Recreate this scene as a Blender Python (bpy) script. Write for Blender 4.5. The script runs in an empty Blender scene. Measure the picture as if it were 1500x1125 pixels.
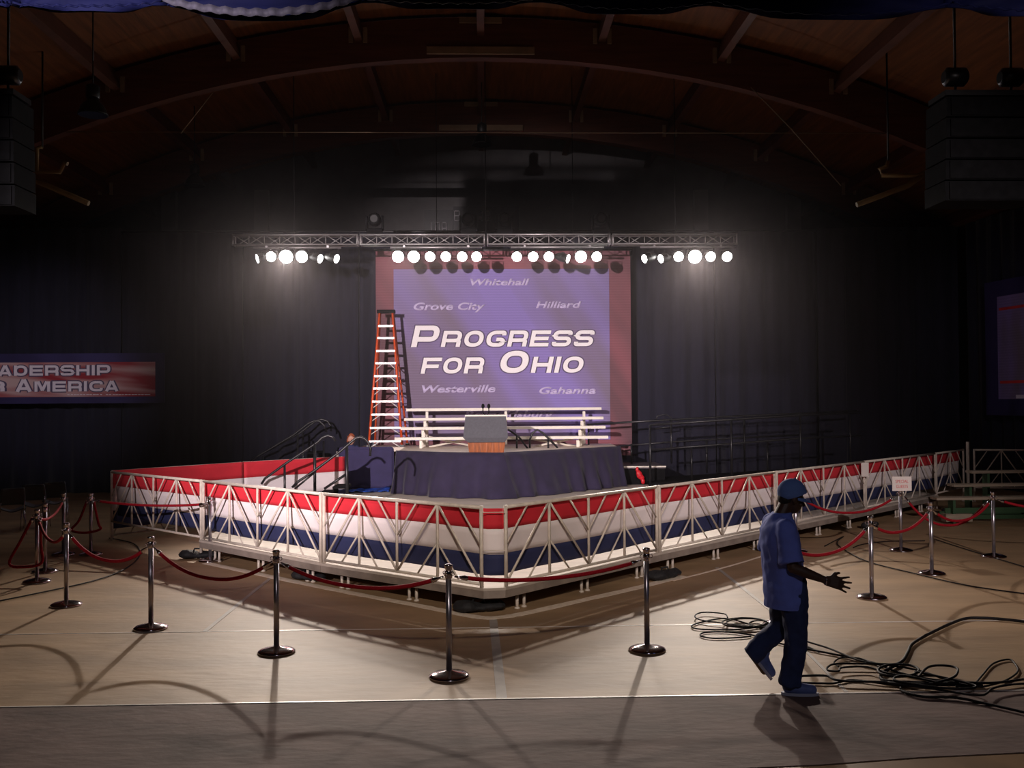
import bpy, bmesh, math, random
from mathutils import Vector, Matrix, noise
random.seed(7)
PI = math.pi
SC = bpy.context.scene
COL = SC.collection
V = Vector

# ------------------------------------------------------------------ camera
FPX, CX, CY = 1400.0, 750.0, 562.5
CAM = V((0, 0, 2.35))
_yaw, _pit, _rho = math.radians(1.75), math.atan(25.5 / FPX), math.radians(.4)
_f = V((math.sin(_yaw) * math.cos(_pit), math.cos(_yaw) * math.cos(_pit), math.sin(_pit)))
_r = V((math.cos(_yaw), -math.sin(_yaw), 0))
_u = _r.cross(_f)
CR = _r * math.cos(_rho) - _u * math.sin(_rho)
CU = _r * math.sin(_rho) + _u * math.cos(_rho)
cam_d = bpy.data.cameras.new('camera'); cam = bpy.data.objects.new('camera', cam_d); COL.objects.link(cam)
cam_d.sensor_width = 36; cam_d.lens = FPX / 1500 * 36; cam_d.clip_end = 200
cam.matrix_world = Matrix((( CR.x, CU.x, -_f.x, CAM.x), (CR.y, CU.y, -_f.y, CAM.y), (CR.z, CU.z, -_f.z, CAM.z), (0, 0, 0, 1)))
SC.camera = cam

# ------------------------------------------------------------------ world, exposure, large lights
w = bpy.data.worlds.new('world'); SC.world = w; w.use_nodes = True
w.node_tree.nodes['Background'].inputs[0].default_value = (.55, .58, 1, 1)
w.node_tree.nodes['Background'].inputs[1].default_value = .003
SC.view_settings.view_transform = 'Standard'; SC.view_settings.look = 'None'
SC.view_settings.exposure = 0; SC.view_settings.gamma = 1; SC.view_settings.use_curve_mapping = False

def spot(name, loc, aim, energy, ang, blend=.5, col=(1, 1, 1), rad=.1):
    d = bpy.data.lights.new(name, 'SPOT'); d.energy = energy; d.spot_size = math.radians(ang); d.spot_blend = blend
    d.color = col; d.shadow_soft_size = rad
    o = bpy.data.objects.new(name, d); COL.objects.link(o); o.location = loc
    o.rotation_euler = (V(aim) - V(loc)).to_track_quat('-Z', 'Y').to_euler()
    return o
# unseen front spots, above and left / right of the camera
spot('front_spot', (-6.6, -2, 5.6), (.2, 24.5, 2.6), 24000, 32, .9, (1, .86, .88), .10)
spot('front_spot', (6.5, -2, 7.2), (4.9, 17.5, .8), 5200, 36, .95, (1, .86, .84), .12)
spot('front_spot', (0, -3, 8), (0, 13.6, .8), 4200, 24, 1, (1, .84, .70), .12)  # extra unseen spot, added to brighten the bunting and floor at the corner
# weak fill light, unseen and added over the camera, lighting the floor and the man from the front
spot('fill_light', (1.5, -3.5, 7.5), (1.3, 8.5, 0), 430, 54, 1, (.96, .90, 1), .5)
# unseen lights added to brighten the banners at either side
spot('banner_fill', (-9, 6, 6.5), (-11.6, 25, 3.2), 2900, 21, 1, (1, .9, .95), .1)
spot('banner_fill', (8, 8, 7), (13.0, 23.3, 3.9), 420, 22, 1, (.9, .85, 1), .1)

def ray(x, y): return _f * FPX + CR * (x - CX) - CU * (y - CY)
def PZ(x, y, z=0.0):
    d = ray(x, y); return CAM + d * ((z - CAM.z) / d.z)
def PY(x, y, Y):
    d = ray(x, y); return CAM + d * (Y / d.y)

# ------------------------------------------------------------------ materials
def mat(name, col, rough=.6, metal=0, var=.12, scale=4, stretch=(1, 1, 1), bump=0, bscale=None, spec=.5, col2=None, sheen=0):
    m = bpy.data.materials.new(name); m.use_nodes = True
    nt = m.node_tree; n = nt.nodes; l = nt.links; b = n['Principled BSDF']
    b.inputs['Roughness'].default_value = rough; b.inputs['Metallic'].default_value = metal
    b.inputs['Specular IOR Level'].default_value = spec
    if sheen: b.inputs['Sheen Weight'].default_value = sheen
    tc = n.new('ShaderNodeTexCoord'); mp = n.new('ShaderNodeMapping'); mp.inputs['Scale'].default_value = stretch
    nz = n.new('ShaderNodeTexNoise'); nz.inputs['Scale'].default_value = scale; nz.inputs['Detail'].default_value = 6
    cr = n.new('ShaderNodeValToRGB')
    c2 = col2 or tuple(min(1, c * (1 + var)) for c in col); c1 = tuple(c * (1 - var) for c in col) if not col2 else col
    cr.color_ramp.elements[0].position = .3; cr.color_ramp.elements[1].position = .7
    cr.color_ramp.elements[0].color = (*c1, 1); cr.color_ramp.elements[1].color = (*c2, 1)
    l.new(tc.outputs['Object'], mp.inputs['Vector']); l.new(mp.outputs[0], nz.inputs['Vector'])
    l.new(nz.outputs['Fac'], cr.inputs[0]); l.new(cr.outputs[0], b.inputs['Base Color'])
    if bump:
        bp = n.new('ShaderNodeBump'); bp.inputs['Strength'].default_value = bump; bp.inputs['Distance'].default_value = .02
        nb = n.new('ShaderNodeTexNoise'); nb.inputs['Scale'].default_value = bscale or scale * 3; nb.inputs['Detail'].default_value = 5
        l.new(mp.outputs[0], nb.inputs['Vector']); l.new(nb.outputs['Fac'], bp.inputs['Height']); l.new(bp.outputs[0], b.inputs['Normal'])
    return m
def emis(name, col, s):
    m = bpy.data.materials.new(name); m.use_nodes = True; n = m.node_tree.nodes; b = n['Principled BSDF']
    b.inputs['Emission Color'].default_value = (*col, 1); b.inputs['Emission Strength'].default_value = s
    nz = n.new('ShaderNodeTexNoise'); nz.inputs['Scale'].default_value = 30
    m.node_tree.links.new(nz.outputs['Fac'], b.inputs['Roughness'])
    return m
M = {}
M['cover'] = mat('floor_cover_sheet', (.36, .235, .13), .58, var=.2, scale=1.1, stretch=(.7, 1.8, 1), bump=.3, bscale=6, spec=.4)
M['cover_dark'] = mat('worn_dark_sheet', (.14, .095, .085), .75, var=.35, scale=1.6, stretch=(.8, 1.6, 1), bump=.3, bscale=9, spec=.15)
M['floor'] = mat('gym_floor', (.2, .12, .06), .4, var=.15, scale=2)
M['tape'] = mat('grey_tape', (.36, .32, .29), .6, var=.1, scale=6)
M['seam'] = mat('white_seam_tape', (.75, .68, .62), .4, var=.1, scale=6)
M['galv'] = mat('galvanised_tube', (.66, .58, .50), .45, .0, var=.15, scale=12)
M['deck'] = mat('pale_plywood_deck', (.50, .43, .37), .65, var=.12, scale=2, stretch=(1, 4, 1))
M['fascia'] = mat('deck_steel_edge', (.36, .3, .26), .5, .3, var=.2, scale=5)
M['black'] = mat('black_paint', (.012, .012, .014), .35, var=.3, scale=8)
M['blackm'] = mat('black_matt', (.006, .006, .007), .85, var=.3, scale=8, spec=.12)
M['chrome'] = mat('chrome', (.62, .58, .62), .12, 1, var=.05, scale=9)
M['pole'] = mat('satin_steel_pole', (.42, .40, .44), .28, .9, var=.08, scale=9)
M['rope'] = mat('red_velvet', (.27, .006, .014), .8, var=.25, scale=60, spec=.15)
M['red'] = mat('red_cloth', (.66, .022, .04), .8, var=.08, scale=3, bump=.12, bscale=6)
M['white'] = mat('white_cloth', (.88, .80, .81), .8, var=.05, scale=3, bump=.12, bscale=6)
M['navyb'] = mat('navy_cloth', (.022, .028, .095), .8, var=.12, scale=3, bump=.12, bscale=6)
M['drape'] = mat('navy_drape', (.008, .0075, .022), .9, var=.2, scale=5, stretch=(3, 3, .3), sheen=.1)
M['skirt'] = mat('navy_velour', (.017, .011, .038), .85, var=.2, scale=4, sheen=.1, bump=.2, bscale=5)
M['board'] = mat('navy_board_cloth', (.032, .025, .085), .85, var=.15, scale=4, bump=.2, bscale=5)
M['stage_deck'] = mat('cream_stage_deck', (.82, .70, .58), .6, var=.06, scale=3)
M['wall'] = mat('painted_block_wall', (.13, .125, .125), .85, var=.15, scale=1.5, bump=.2, bscale=8)
M['pilaster'] = mat('pale_concrete_pilaster', (.2, .19, .18), .85, var=.12, scale=2)
M['ceil'] = mat('timber_roof_decking', (.15, .05, .013), .6, var=.3, scale=1.5, stretch=(8, .5, 1), bump=.2)
M['glulam'] = mat('glulam_timber', (.09, .03, .016), .55, var=.25, scale=2, stretch=(.6, 1, 6))
M['plate'] = mat('pale_splice_plate', (.22, .15, .09), .6, var=.15)
M['alu'] = mat('aluminium_truss_tube', (.42, .40, .40), .4, .5, var=.1, scale=8)
M['ladder'] = mat('orange_fibreglass', (.80, .10, .025), .45, var=.1, scale=8)
M['rung'] = mat('aluminium_rung', (.85, .82, .78), .4, .15, var=.06, scale=8)
M['ivory'] = mat('ivory_enamel', (.86, .80, .68), .45, var=.05, scale=5)
M['lectern'] = mat('charcoal_cover', (.10, .10, .115), .7, var=.1, scale=20)
M['wood'] = mat('red_brown_veneer', (.30, .080, .018), .45, var=.35, scale=3, stretch=(9, 9, .6))
M['tshirt'] = mat('blue_cotton', (.13, .18, .60), .85, var=.1, scale=8, bump=.2, bscale=14)
M['cap'] = mat('blue_cap_cotton', (.11, .19, .46), .85, var=.1, scale=10)
M['jeans'] = mat('blue_denim', (.018, .03, .10), .85, var=.2, scale=12, bump=.2, bscale=20)
M['skin'] = mat('dark_brown_skin', (.06, .03, .02), .5, var=.1, scale=20)
M['skin2'] = mat('fair_skin', (.62, .33, .24), .5, var=.08, scale=20)
M['hair'] = mat('black_hair', (.01, .008, .007), .7, var=.2, scale=60)
M['hair2'] = mat('auburn_hair', (.33, .075, .025), .55, var=.4, scale=30)
M['shoe'] = mat('blue_white_trainer', (.10, .14, .34), .5, var=.2, scale=15)
M['sole'] = mat('pale_rubber_sole', (.35, .36, .45), .6, var=.1)
M['eye'] = mat('eye_white', (.55, .5, .48), .3, var=.02)
M['cable'] = mat('black_cable_rubber', (.009, .007, .008), .65, var=.2, scale=10, spec=.25)
M['tarp'] = mat('blue_tarpaulin', (.02, .08, .45), .35, var=.2, scale=6, bump=.5)
M['redbag'] = mat('red_plastic_bag', (.6, .01, .02), .4, var=.2, scale=12)
M['sand'] = mat('black_sandbag_canvas', (.012, .012, .014), .75, var=.3, scale=8, bump=.6)
M['chair'] = mat('grey_plastic_shell', (.09, .09, .10), .5, var=.1)
M['yellow'] = mat('ochre_painted_steel', (.18, .11, .035), .6, var=.15)
M['paper'] = mat('white_card', (.78, .70, .66), .7, var=.03)
M['pink'] = mat('pink_marker', (.75, .25, .25), .7, var=.05)
M['letter'] = mat('white_print', (1.0, .95, .95), .7, var=.02)
M['letter_l'] = mat('silver_print', (.85, .75, .85), .7, var=.05)
M['letter_edge'] = mat('dark_letter_edge', (.10, .07, .14), .7, var=.05)
M['town'] = mat('faint_lilac_print', (.62, .53, .78), .7, var=.05)
M['redline'] = mat('red_line_print', (.75, .05, .05), .6, var=.1)
M['lens'] = emis('lit_lamp_face', (1, .97, .93), 30)
M['lens_hot'] = emis('hot_lamp_face', (1, .97, .95), 60)
M['can'] = mat('black_lamp_can', (.015, .015, .015), .5, .3)
M['digit'] = mat('grey_digit_segment', (.40, .38, .40), .6)
M['swag'] = mat('navy_swag_satin', (.002, .003, .024), .8, var=.2, scale=3, spec=.1)
M['lace'] = mat('pale_lace', (.03, .027, .045), .8, var=.3, scale=25)
M['refl'] = mat('lamp_reflector', (.5, .5, .52), .12, 1)

def backdrop_mat(name, cA, cB, line=.12, lscale=46, ang=.6, xs=.55):
    m = mat(name, cA, .75, var=.0, spec=.2); nt = m.node_tree; n = nt.nodes; l = nt.links; b = n['Principled BSDF']
    tc = n.new('ShaderNodeTexCoord')
    mp = n.new('ShaderNodeMapping'); mp.inputs['Rotation'].default_value = (0, ang, 0); 
    m2 = n.new('ShaderNodeMapping'); m2.inputs['Scale'].default_value = (xs, 1, xs * .13); l.new(mp.outputs[0], m2.inputs[0])
    nz = n.new('ShaderNodeTexNoise'); nz.inputs['Scale'].default_value = 1.3; nz.inputs['Detail'].default_value = 2
    cr = n.new('ShaderNodeValToRGB'); cr.color_ramp.elements[0].color = (*cA, 1); cr.color_ramp.elements[1].color = (*cB, 1)
    cr.color_ramp.elements[0].position = .40; cr.color_ramp.elements[1].position = .62
    wv = n.new('ShaderNodeTexWave'); wv.bands_direction = 'Z'; wv.inputs['Scale'].default_value = lscale / 10
    mx = n.new('ShaderNodeMixRGB'); mx.blend_type = 'MULTIPLY'; mx.inputs[0].default_value = line
    l.new(tc.outputs['Object'], mp.inputs[0]); l.new(m2.outputs[0], nz.inputs['Vector']); l.new(nz.outputs['Fac'], cr.inputs[0])
    l.new(tc.outputs['Object'], wv.inputs['Vector']); l.new(cr.outputs[0], mx.inputs[1]); l.new(wv.outputs['Color'], mx.inputs[2])
    l.new(mx.outputs[0], b.inputs['Base Color'])
    return m
M['print_purple'] = backdrop_mat('purple_printed_field', (.24, .185, .27), (.30, .23, .56))
M['print_rose'] = backdrop_mat('rose_printed_border', (.17, .085, .10), (.34, .115, .14))
M['print_navy'] = backdrop_mat('navy_printed_field', (.028, .022, .075), (.05, .04, .14), .05)
M['print_flag'] = backdrop_mat('blurred_flag_print', (.34, .035, .05), (.62, .42, .42), .0, 1, 1.48, 2.2)

# ------------------------------------------------------------------ mesh helpers
WO = {}
def rings_from_path(pts, closed=False):
    out = []; n = len(pts)
    for i, p in enumerate(pts):
        a = pts[i - 1] if (i > 0 or closed) else p
        b = pts[(i + 1) % n] if (i < n - 1 or closed) else p
        t = (b - a)
        t = t.normalized() if t.length > 1e-9 else V((0, 0, 1))
        out.append(t)
    return out
class MB:
    def __init__(s): s.v = []; s.f = []; s.sm = []
    def add(s, vs, fs, smooth=False):
        o = len(s.v); s.v += [V(v) for v in vs]; s.f += [tuple(i + o for i in f) for f in fs]; s.sm += [smooth] * len(fs); return s
    def box(s, c, d, rz=0, R=None):
        hx, hy, hz = d[0] / 2, d[1] / 2, d[2] / 2
        R = R or Matrix.Rotation(rz, 3, 'Z'); c = V(c)
        vs = [c + R @ V((x * hx, y * hy, z * hz)) for x in (-1, 1) for y in (-1, 1) for z in (-1, 1)]
        return s.add(vs, [(0, 1, 3, 2), (4, 6, 7, 5), (0, 4, 5, 1), (2, 3, 7, 6), (0, 2, 6, 4), (1, 5, 7, 3)])
    def tube(s, pts, r, n=8, caps=True, closed=False):
        pts = [V(p) for p in pts]; T = rings_from_path(pts, closed); vs = []; fs = []
        up = V((0, 0, 1)) if abs(T[0].z) < .9 else V((0, 1, 0)); nrm = T[0].cross(up).normalized()
        for i, (p, t) in enumerate(zip(pts, T)):
            nrm = (nrm - t * nrm.dot(t)); nrm = nrm.normalized() if nrm.length > 1e-6 else t.orthogonal().normalized()
            b = t.cross(nrm); rr = r[i] if isinstance(r, (list, tuple)) else r
            vs += [p + (nrm * math.cos(2 * PI * k / n) + b * math.sin(2 * PI * k / n)) * rr for k in range(n)]
        m = len(pts)
        for i in range(m if closed else m - 1):
            j = (i + 1) % m
            for k in range(n): fs.append((i * n + k, i * n + (k + 1) % n, j * n + (k + 1) % n, j * n + k))
        s.add(vs, fs, True)
        if caps and not closed:
            o = len(s.v) - len(vs); s.f += [tuple(o + k for k in reversed(range(n))), tuple(o + (m - 1) * n + k for k in range(n))]; s.sm += [False, False]
        return s
    def lathe(s, prof, c=(0, 0, 0), n=24, R=None, smooth=True):
        c = V(c); vs = []; fs = []; m = len(prof)
        for (r, z) in prof:
            for k in range(n):
                p = V((r * math.cos(2 * PI * k / n), r * math.sin(2 * PI * k / n), z)); vs.append(c + (R @ p if R else p))
        for i in range(m - 1):
            for k in range(n): fs.append((i * n + k, i * n + (k + 1) % n, (i + 1) * n + (k + 1) % n, (i + 1) * n + k))
        s.add(vs, fs, smooth); o = len(s.v) - len(vs)
        s.f += [tuple(o + k for k in reversed(range(n))), tuple(o + (m - 1) * n + k for k in range(n))]; s.sm += [False, False]
        return s
    def loft(s, rings, n=20):   # rings: (center, rx, ry, tiltmatrix or None) horizontal ellipses
        vs = []; fs = []
        for c, rx, ry in rings: vs += [V(c) + V((rx * math.cos(2 * PI * k / n), ry * math.sin(2 * PI * k / n), 0)) for k in range(n)]
        for i in range(len(rings) - 1):
            for k in range(n): fs.append((i * n + k, i * n + (k + 1) % n, (i + 1) * n + (k + 1) % n, (i + 1) * n + k))
        s.add(vs, fs, True); o = len(s.v) - len(vs); m = len(rings)
        s.f += [tuple(o + k for k in reversed(range(n))), tuple(o + (m - 1) * n + k for k in range(n))]; s.sm += [True, True]
        return s
    def ball(s, c, r, n=14, m=9):
        c = V(c); r = V(r) if hasattr(r, '__len__') else V((r, r, r)); vs = []; fs = []
        for i in range(1, m):
            a = PI * i / m
            for k in range(n):
                b = 2 * PI * k / n; vs.append(c + V((r.x * math.sin(a) * math.cos(b), r.y * math.sin(a) * math.sin(b), -r.z * math.cos(a))))
        for i in range(m - 2):
            for k in range(n): fs.append((i * n + k, i * n + (k + 1) % n, (i + 1) * n + (k + 1) % n, (i + 1) * n + k))
        b0 = len(vs); vs += [c - V((0, 0, r.z)), c + V((0, 0, r.z))]
        for k in range(n): fs.append((b0, (k + 1) % n, k)); fs.append((b0 + 1, (m - 2) * n + k, (m - 2) * n + (k + 1) % n))
        return s.add(vs, fs, True)
    def cap(s, a, b, ra, rb, n=12):   # tapered capsule, for remeshed bodies
        a, b = V(a), V(b); s.tube([a, b], [ra, rb], n); s.ball(a, ra, n, 8); s.ball(b, rb, n, 8); return s
    def grid(s, fn, nu, nv, thick=0, smooth=True):
        vs = [V(fn(i / nu, j / nv)) for j in range(nv + 1) for i in range(nu + 1)]
        fs = [(j * (nu + 1) + i, j * (nu + 1) + i + 1, (j + 1) * (nu + 1) + i + 1, (j + 1) * (nu + 1) + i) for j in range(nv) for i in range(nu)]
        return s.add(vs, fs, smooth)
    def mesh(s, name, m, org=V((0, 0, 0))):
        me = bpy.data.meshes.new(name); me.from_pydata([v - org for v in s.v], [], s.f); me.update()
        me.polygons.foreach_set('use_smooth', s.sm)
        if m: me.materials.append(m)
        return me
    def build(s, name, m, parent=None, org=None):
        if parent is not None: org = WO[parent.name]
        else: org = V(org) if org is not None else V((0, 0, 0))
        o = bpy.data.objects.new(name, s.mesh(name, m, org)); COL.objects.link(o)
        if parent is not None: o.parent = parent
        else: o.location = org
        WO[o.name] = org
        return o
def tag(o, label=None, cat=None, group=None, kind=None):
    if label: o['label'] = label
    if cat: o['category'] = cat
    if group: o['group'] = group
    if kind: o['kind'] = kind
    return o
def empty(name, loc, label=None, cat=None, group=None):
    o = bpy.data.objects.new(name, None); COL.objects.link(o); o.location = loc; o.empty_display_size = .1
    WO[o.name] = V(loc); return tag(o, label, cat, group)
def copy_tree(o, parent=None):
    c = o.copy(); COL.objects.link(c)
    if parent: c.parent = parent
    for ch in [x for x in o.children]: copy_tree(ch, c)
    return c
def solid(o, t, off=-1):
    md = o.modifiers.new('solid', 'SOLIDIFY'); md.thickness = t; md.offset = off; return o
def remesh(mb, name, m, parent, voxel=.012, smooth=4, wob=0, cut=None, wscale=8):
    tmp = bpy.data.objects.new('tmp', mb.mesh('tmp', None, V((0, 0, 0)))); COL.objects.link(tmp)
    md = tmp.modifiers.new('r', 'REMESH'); md.mode = 'VOXEL'; md.voxel_size = voxel; md.use_smooth_shade = True
    if smooth: s2 = tmp.modifiers.new('s', 'SMOOTH'); s2.factor = .5; s2.iterations = smooth
    dg = bpy.context.evaluated_depsgraph_get(); me = bpy.data.meshes.new_from_object(tmp.evaluated_get(dg))
    bpy.data.objects.remove(tmp)
    org = WO[parent.name]
    bm = bmesh.new(); bm.from_mesh(me)
    for (co, no) in (cut or []):
        bmesh.ops.bisect_plane(bm, geom=bm.verts[:] + bm.edges[:] + bm.faces[:], plane_co=co, plane_no=no, clear_outer=True)
    if wob:
        bm.normal_update()
        for v in bm.verts:
            p = v.co * wscale; v.co += v.normal * wob * (noise.noise(V((p.x, p.y, p.z * .45))) + .5 * noise.noise(p * 2.3))
    for v in bm.verts: v.co -= org
    bm.to_mesh(me); bm.free(); me.name = name
    me.polygons.foreach_set('use_smooth', [True] * len(me.polygons)); me.materials.clear(); me.materials.append(m)
    o = bpy.data.objects.new(name, me); COL.objects.link(o); o.parent = parent; WO[o.name] = org
    return o

# ------------------------------------------------------------------ lettering: wide square strokes
def arcpts(pts, r, closed=False, seg=6):
    out = []; n = len(pts)
    for i, p in enumerate(pts):
        if not closed and i in (0, n - 1): out.append(V(p)); continue
        a, b, c = V(pts[i - 1]), V(p), V(pts[(i + 1) % n]); d1, d2 = (a - b), (c - b)
        rr = min(r, d1.length * .5, d2.length * .5); d1.normalize(); d2.normalize()
        if abs(d1.dot(d2)) > .99: out.append(b); continue
        p1, p2 = b + d1 * rr, b + d2 * rr
        for k in range(seg + 1):
            t = k / seg; out.append(p1 * (1 - t) ** 2 + b * 2 * t * (1 - t) * .85 + (p1 + p2) * .5 * 2 * t * (1 - t) * .15 + p2 * t * t)
    return out
def ribbon(pts, t, closed=False):
    n = len(pts); L = []; R = []
    for i, p in enumerate(pts):
        a = pts[i - 1] if (closed or i > 0) else None; b = pts[(i + 1) % n] if (closed or i < n - 1) else None
        d1 = (p - a).normalized() if a is not None else (b - p).normalized(); d2 = (b - p).normalized() if b is not None else d1
        n1 = V((-d1.y, d1.x)); n2 = V((-d2.y, d2.x)); m = n1 + n2
        m = m.normalized() if m.length > 1e-4 else n1
        k = t / 2 / max(.5, m.dot(n1)); L.append(p + m * k); R.append(p - m * k)
    q = []
    for i in range(n if closed else n - 1): j = (i + 1) % n; q.append((L[i], L[j], R[j], R[i]))
    return q
ST = .225
def glyph(ch, h):   # returns strokes [(pts, closed, round)], width
    t = ST * h; W = 1.02 * h; y1 = h - t / 2; y0 = t / 2; x0 = t / 2; x1 = W - t / 2; r = .34 * h; m = h * .5
    g = {
     'O': ([([(x0, y0), (x1, y0), (x1, y1), (x0, y1)], 1, r)], W), 'I': ([([(x0, 0), (x0, h)], 0, 0)], t),
     'D': ([([(x0, y0), (x1, y0), (x1, y1), (x0, y1)], 1, r), ([(x0, 0), (x0, h)], 0, 0)], W),
     'P': ([([(x0, 0), (x0, y1), (x1, y1), (x1, .36 * h), (t, .36 * h)], 0, 0), ], W),
     'R': ([([(x0, 0), (x0, y1), (x1, y1), (x1, .40 * h), (t, .40 * h)], 0, 0), ([(x0 + .5 * h, .4 * h), (x1, .4 * h), (x1, 0)], 0, .1 * h)], W),
     'G': ([([(x1, .70 * h), (x1, y1), (x0, y1), (x0, y0), (x1, y0), (x1, .45 * h), (W * .52, .45 * h)], 0, r)], W),
     'C': ([([(x1, .66 * h), (x1, y1), (x0, y1), (x0, y0), (x1, y0), (x1, .34 * h)], 0, r)], W),
     'S': ([([(x1, .72 * h), (x1, y1), (x0, y1), (x0, m), (x1, m), (x1, y0), (x0, y0), (x0, .28 * h)], 0, .22 * h)], W),
     'E': ([([(W, y1), (x0, y1), (x0, y0), (W, y0)], 0, 0), ([(x0, m), (W * .94, m)], 0, 0)], W),
     'F': ([([(W, y1), (x0, y1), (x0, 0)], 0, 0), ([(x0, .46 * h), (W * .9, .46 * h)], 0, 0)], W * .98),
     'L': ([([(x0, h), (x0, y0), (W * .9, y0)], 0, 0)], W * .92), 'H': ([([(x0, 0), (x0, h)], 0, 0), ([(x1, 0), (x1, h)], 0, 0), ([(x0, m), (x1, m)], 0, 0)], W),
     'A': ([([(x0, 0), (W * .5 - .02 * h, h)], 0, 0), ([(x1, 0), (W * .5 + .02 * h, h)], 0, 0), ([(W * .2, .26 * h), (W * .8, .26 * h)], 0, 0)], W),
     'M': ([([(x0, 0), (x0, h)], 0, 0), ([(x0 + .15 * W, h), (W * .58, .1 * h)], 0, 0), ([(W * 1.16 - x0 - .15 * W, h), (W * .58, .1 * h)], 0, 0), ([(W * 1.16 - x0, 0), (W * 1.16 - x0, h)], 0, 0)], W * 1.16),
     'U': ([([(x0, h), (x0, y0), (x1, y0), (x1, h)], 0, r)], W), 'T': ([([(0, y1), (W, y1)], 0, 0), ([(W / 2, 0), (W / 2, h)], 0, 0)], W)}
    return g[ch]
def lettering(text, p0, ex, ez, hbig, hsmall, width, shear, name, m, parent, off, grow=0, big=None):
    """text in small capitals along ex from p0 (baseline), fitted to the given width"""
    def lay():
        x = 0; res = []
        for i, ch in enumerate(text):
            if ch == ' ': x += hsmall * .62; continue
            h = hbig if (big and i in big) else hsmall
            st, W = glyph(ch, h); res.append((x, h, st, W)); x += W + .17 * h
        return res, x
    res, tot = lay(); k = width / (tot - .1 * hsmall); mb = MB(); ny = ex.cross(ez)
    for x, h, st, W in res:
        for si, (pts, closed, r) in enumerate(st):
            if r == 0 and len(pts) == 5:   # P and R bowls: only the right corners round
                a = [V(q) for q in pts]; pl = a[:2] + arcpts(a[1:], .2 * h)[1:]
            else: pl = arcpts([V(q) for q in pts], r, closed) if r else [V(q) for q in pts]
            for q in ribbon(pl, ST * h + grow, closed):
                vs = []
                for c in q: xx = (x + c.x) * k + c.y * shear; vs.append(p0 + ex * xx + ez * c.y + V((0, -.0016 * si, 0)) + off)
                mb.add(vs, [(0, 1, 2, 3)])
    o = mb.build(name, m, parent); return solid(o, .012, 0)
def font_text(s, p0, ex, ez, h, width, shear, name, m, parent, off, bold=.02):
    cu = bpy.data.curves.new('t', 'FONT'); cu.body = s; cu.shear = shear; cu.offset = bold; cu.size = 1
    o = bpy.data.objects.new('t', cu); COL.objects.link(o); dg = bpy.context.evaluated_depsgraph_get()
    me = bpy.data.meshes.new_from_object(o.evaluated_get(dg)); bpy.data.objects.remove(o)
    xs = [v.co.x for v in me.vertices]; x0, x1 = min(xs), max(xs); capy = .73; org = WO[parent.name]
    for v in me.vertices:
        x = (v.co.x - x0) / (x1 - x0) * width; y = v.co.y / capy * h; v.co = p0 + ex * x + ez * y + off - org
    me.materials.clear(); me.materials.append(m); me.name = name
    ob = bpy.data.objects.new(name, me); COL.objects.link(ob); ob.parent = parent; WO[ob.name] = org; return solid(ob, .006, 0)

# ================================================================== ROOM
tag(MB().box((0, 13.5, -.1), (34, 37, .2)).build('floor', M['floor']), kind='structure')
tag(MB().box((0, 31.2, 4.5), (34, .4, 9.6)).build('wall_back', M['wall']), kind='structure')
wb = bpy.data.objects['wall_back']
MB().box((0, 31.2, 10.1), (24, .4, 2.2)).build('gable_panel', M['wall'], wb)
for x in (385, 1025, 250, 1160):
    p = PY(x, 300, 31); MB().box((p.x, 30.9, 4.6), (.45, .25, 9.2)).build('pilaster', M['pilaster'], wb)
tag(MB().box((-17, 13.5, 3), (.3, 37, 6.2)).build('wall_left', M['wall']), kind='structure')
tag(MB().box((17, 13.5, 3), (.3, 37, 6.2)).build('wall_right', M['wall']), kind='structure')
RA, ZC = 25.7, 10.02 - 25.7
def arc(a, r): return V((math.sin(a) * r, 0, ZC + math.cos(a) * r))
mb = MB(); NA = 40; AM = .74
vs = []; fs = []
for k in range(NA + 1):
    a = -AM + 2 * AM * k / NA
    for r_ in (RA + 1.0, RA + 1.15):
        p = arc(a, r_); vs += [(p.x, 4, p.z), (p.x, 31.4, p.z)]
for k in range(NA):
    b = k * 4; fs += [(b, b + 1, b + 5, b + 4), (b + 2, b + 6, b + 7, b + 3)]
ceil = tag(mb.add(vs, fs, True).build('ceiling', M['ceil']), kind='structure')
for Yb in (21.3, 27.3):
    mb = MB(); vs = []; fs = []
    for k in range(NA + 1):
        a = -AM + 2 * AM * k / NA
        for r_, dy in ((RA, -.13), (RA, .13), (RA + .9, .13), (RA + .9, -.13)):
            p = arc(a, r_); vs.append((p.x, Yb + dy, p.z))
    for k in range(NA):
        b = k * 4
        for q in range(4): fs.append((b + q, b + (q + 1) % 4, b + 4 + (q + 1) % 4, b + 4 + q))
    ab = mb.add(vs, fs).build('arch_beam', M['glulam'], ceil)
    MB().box((0, Yb - .16, 10.16), (2.4, .06, .16)).build('splice_plate', M['plate'], ab)
    MB().box((0, Yb - .16, 10.84), (.95, .06, .12)).build('splice_plate', M['plate'], ab)
    for i in range(-5, 6):
        if i == 0: continue
        a = i * .1035; p = arc(a, RA + .62)
        for s in (-1, 1):
            MB().box((p.x + s * .16, Yb - .15, p.z), (.09, .05, .34)).build('hanger_bracket', M['plate'], ab)
    # tie rod
    if Yb < 22:
        mb = MB().tube([(-9.1, Yb - .15, 8.33), (9.1, Yb - .15, 8.33)], .012, 5); mb.build('tie_rod', M['plate'], ab)
        MB().tube([PY(1100, 128, 21.1), PY(1160, 190, 21.1), PY(1232, 272, 21.1)], .012, 5).build('hanger_cable', M['plate'], ab)
        MB().tube([PY(312, 135, 21.1), PY(265, 195, 21.1)], .012, 5).build('hanger_cable', M['plate'], ab)
for i in range(-5, 6):
    a = i * .1035; p = arc(a, RA + .72); R = Matrix.Rotation(a, 3, 'Y')
    MB().box((p.x, 17.7, p.z), (.16, 27, .46), R=R).build('purlin', M['glulam'], ceil)

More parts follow.
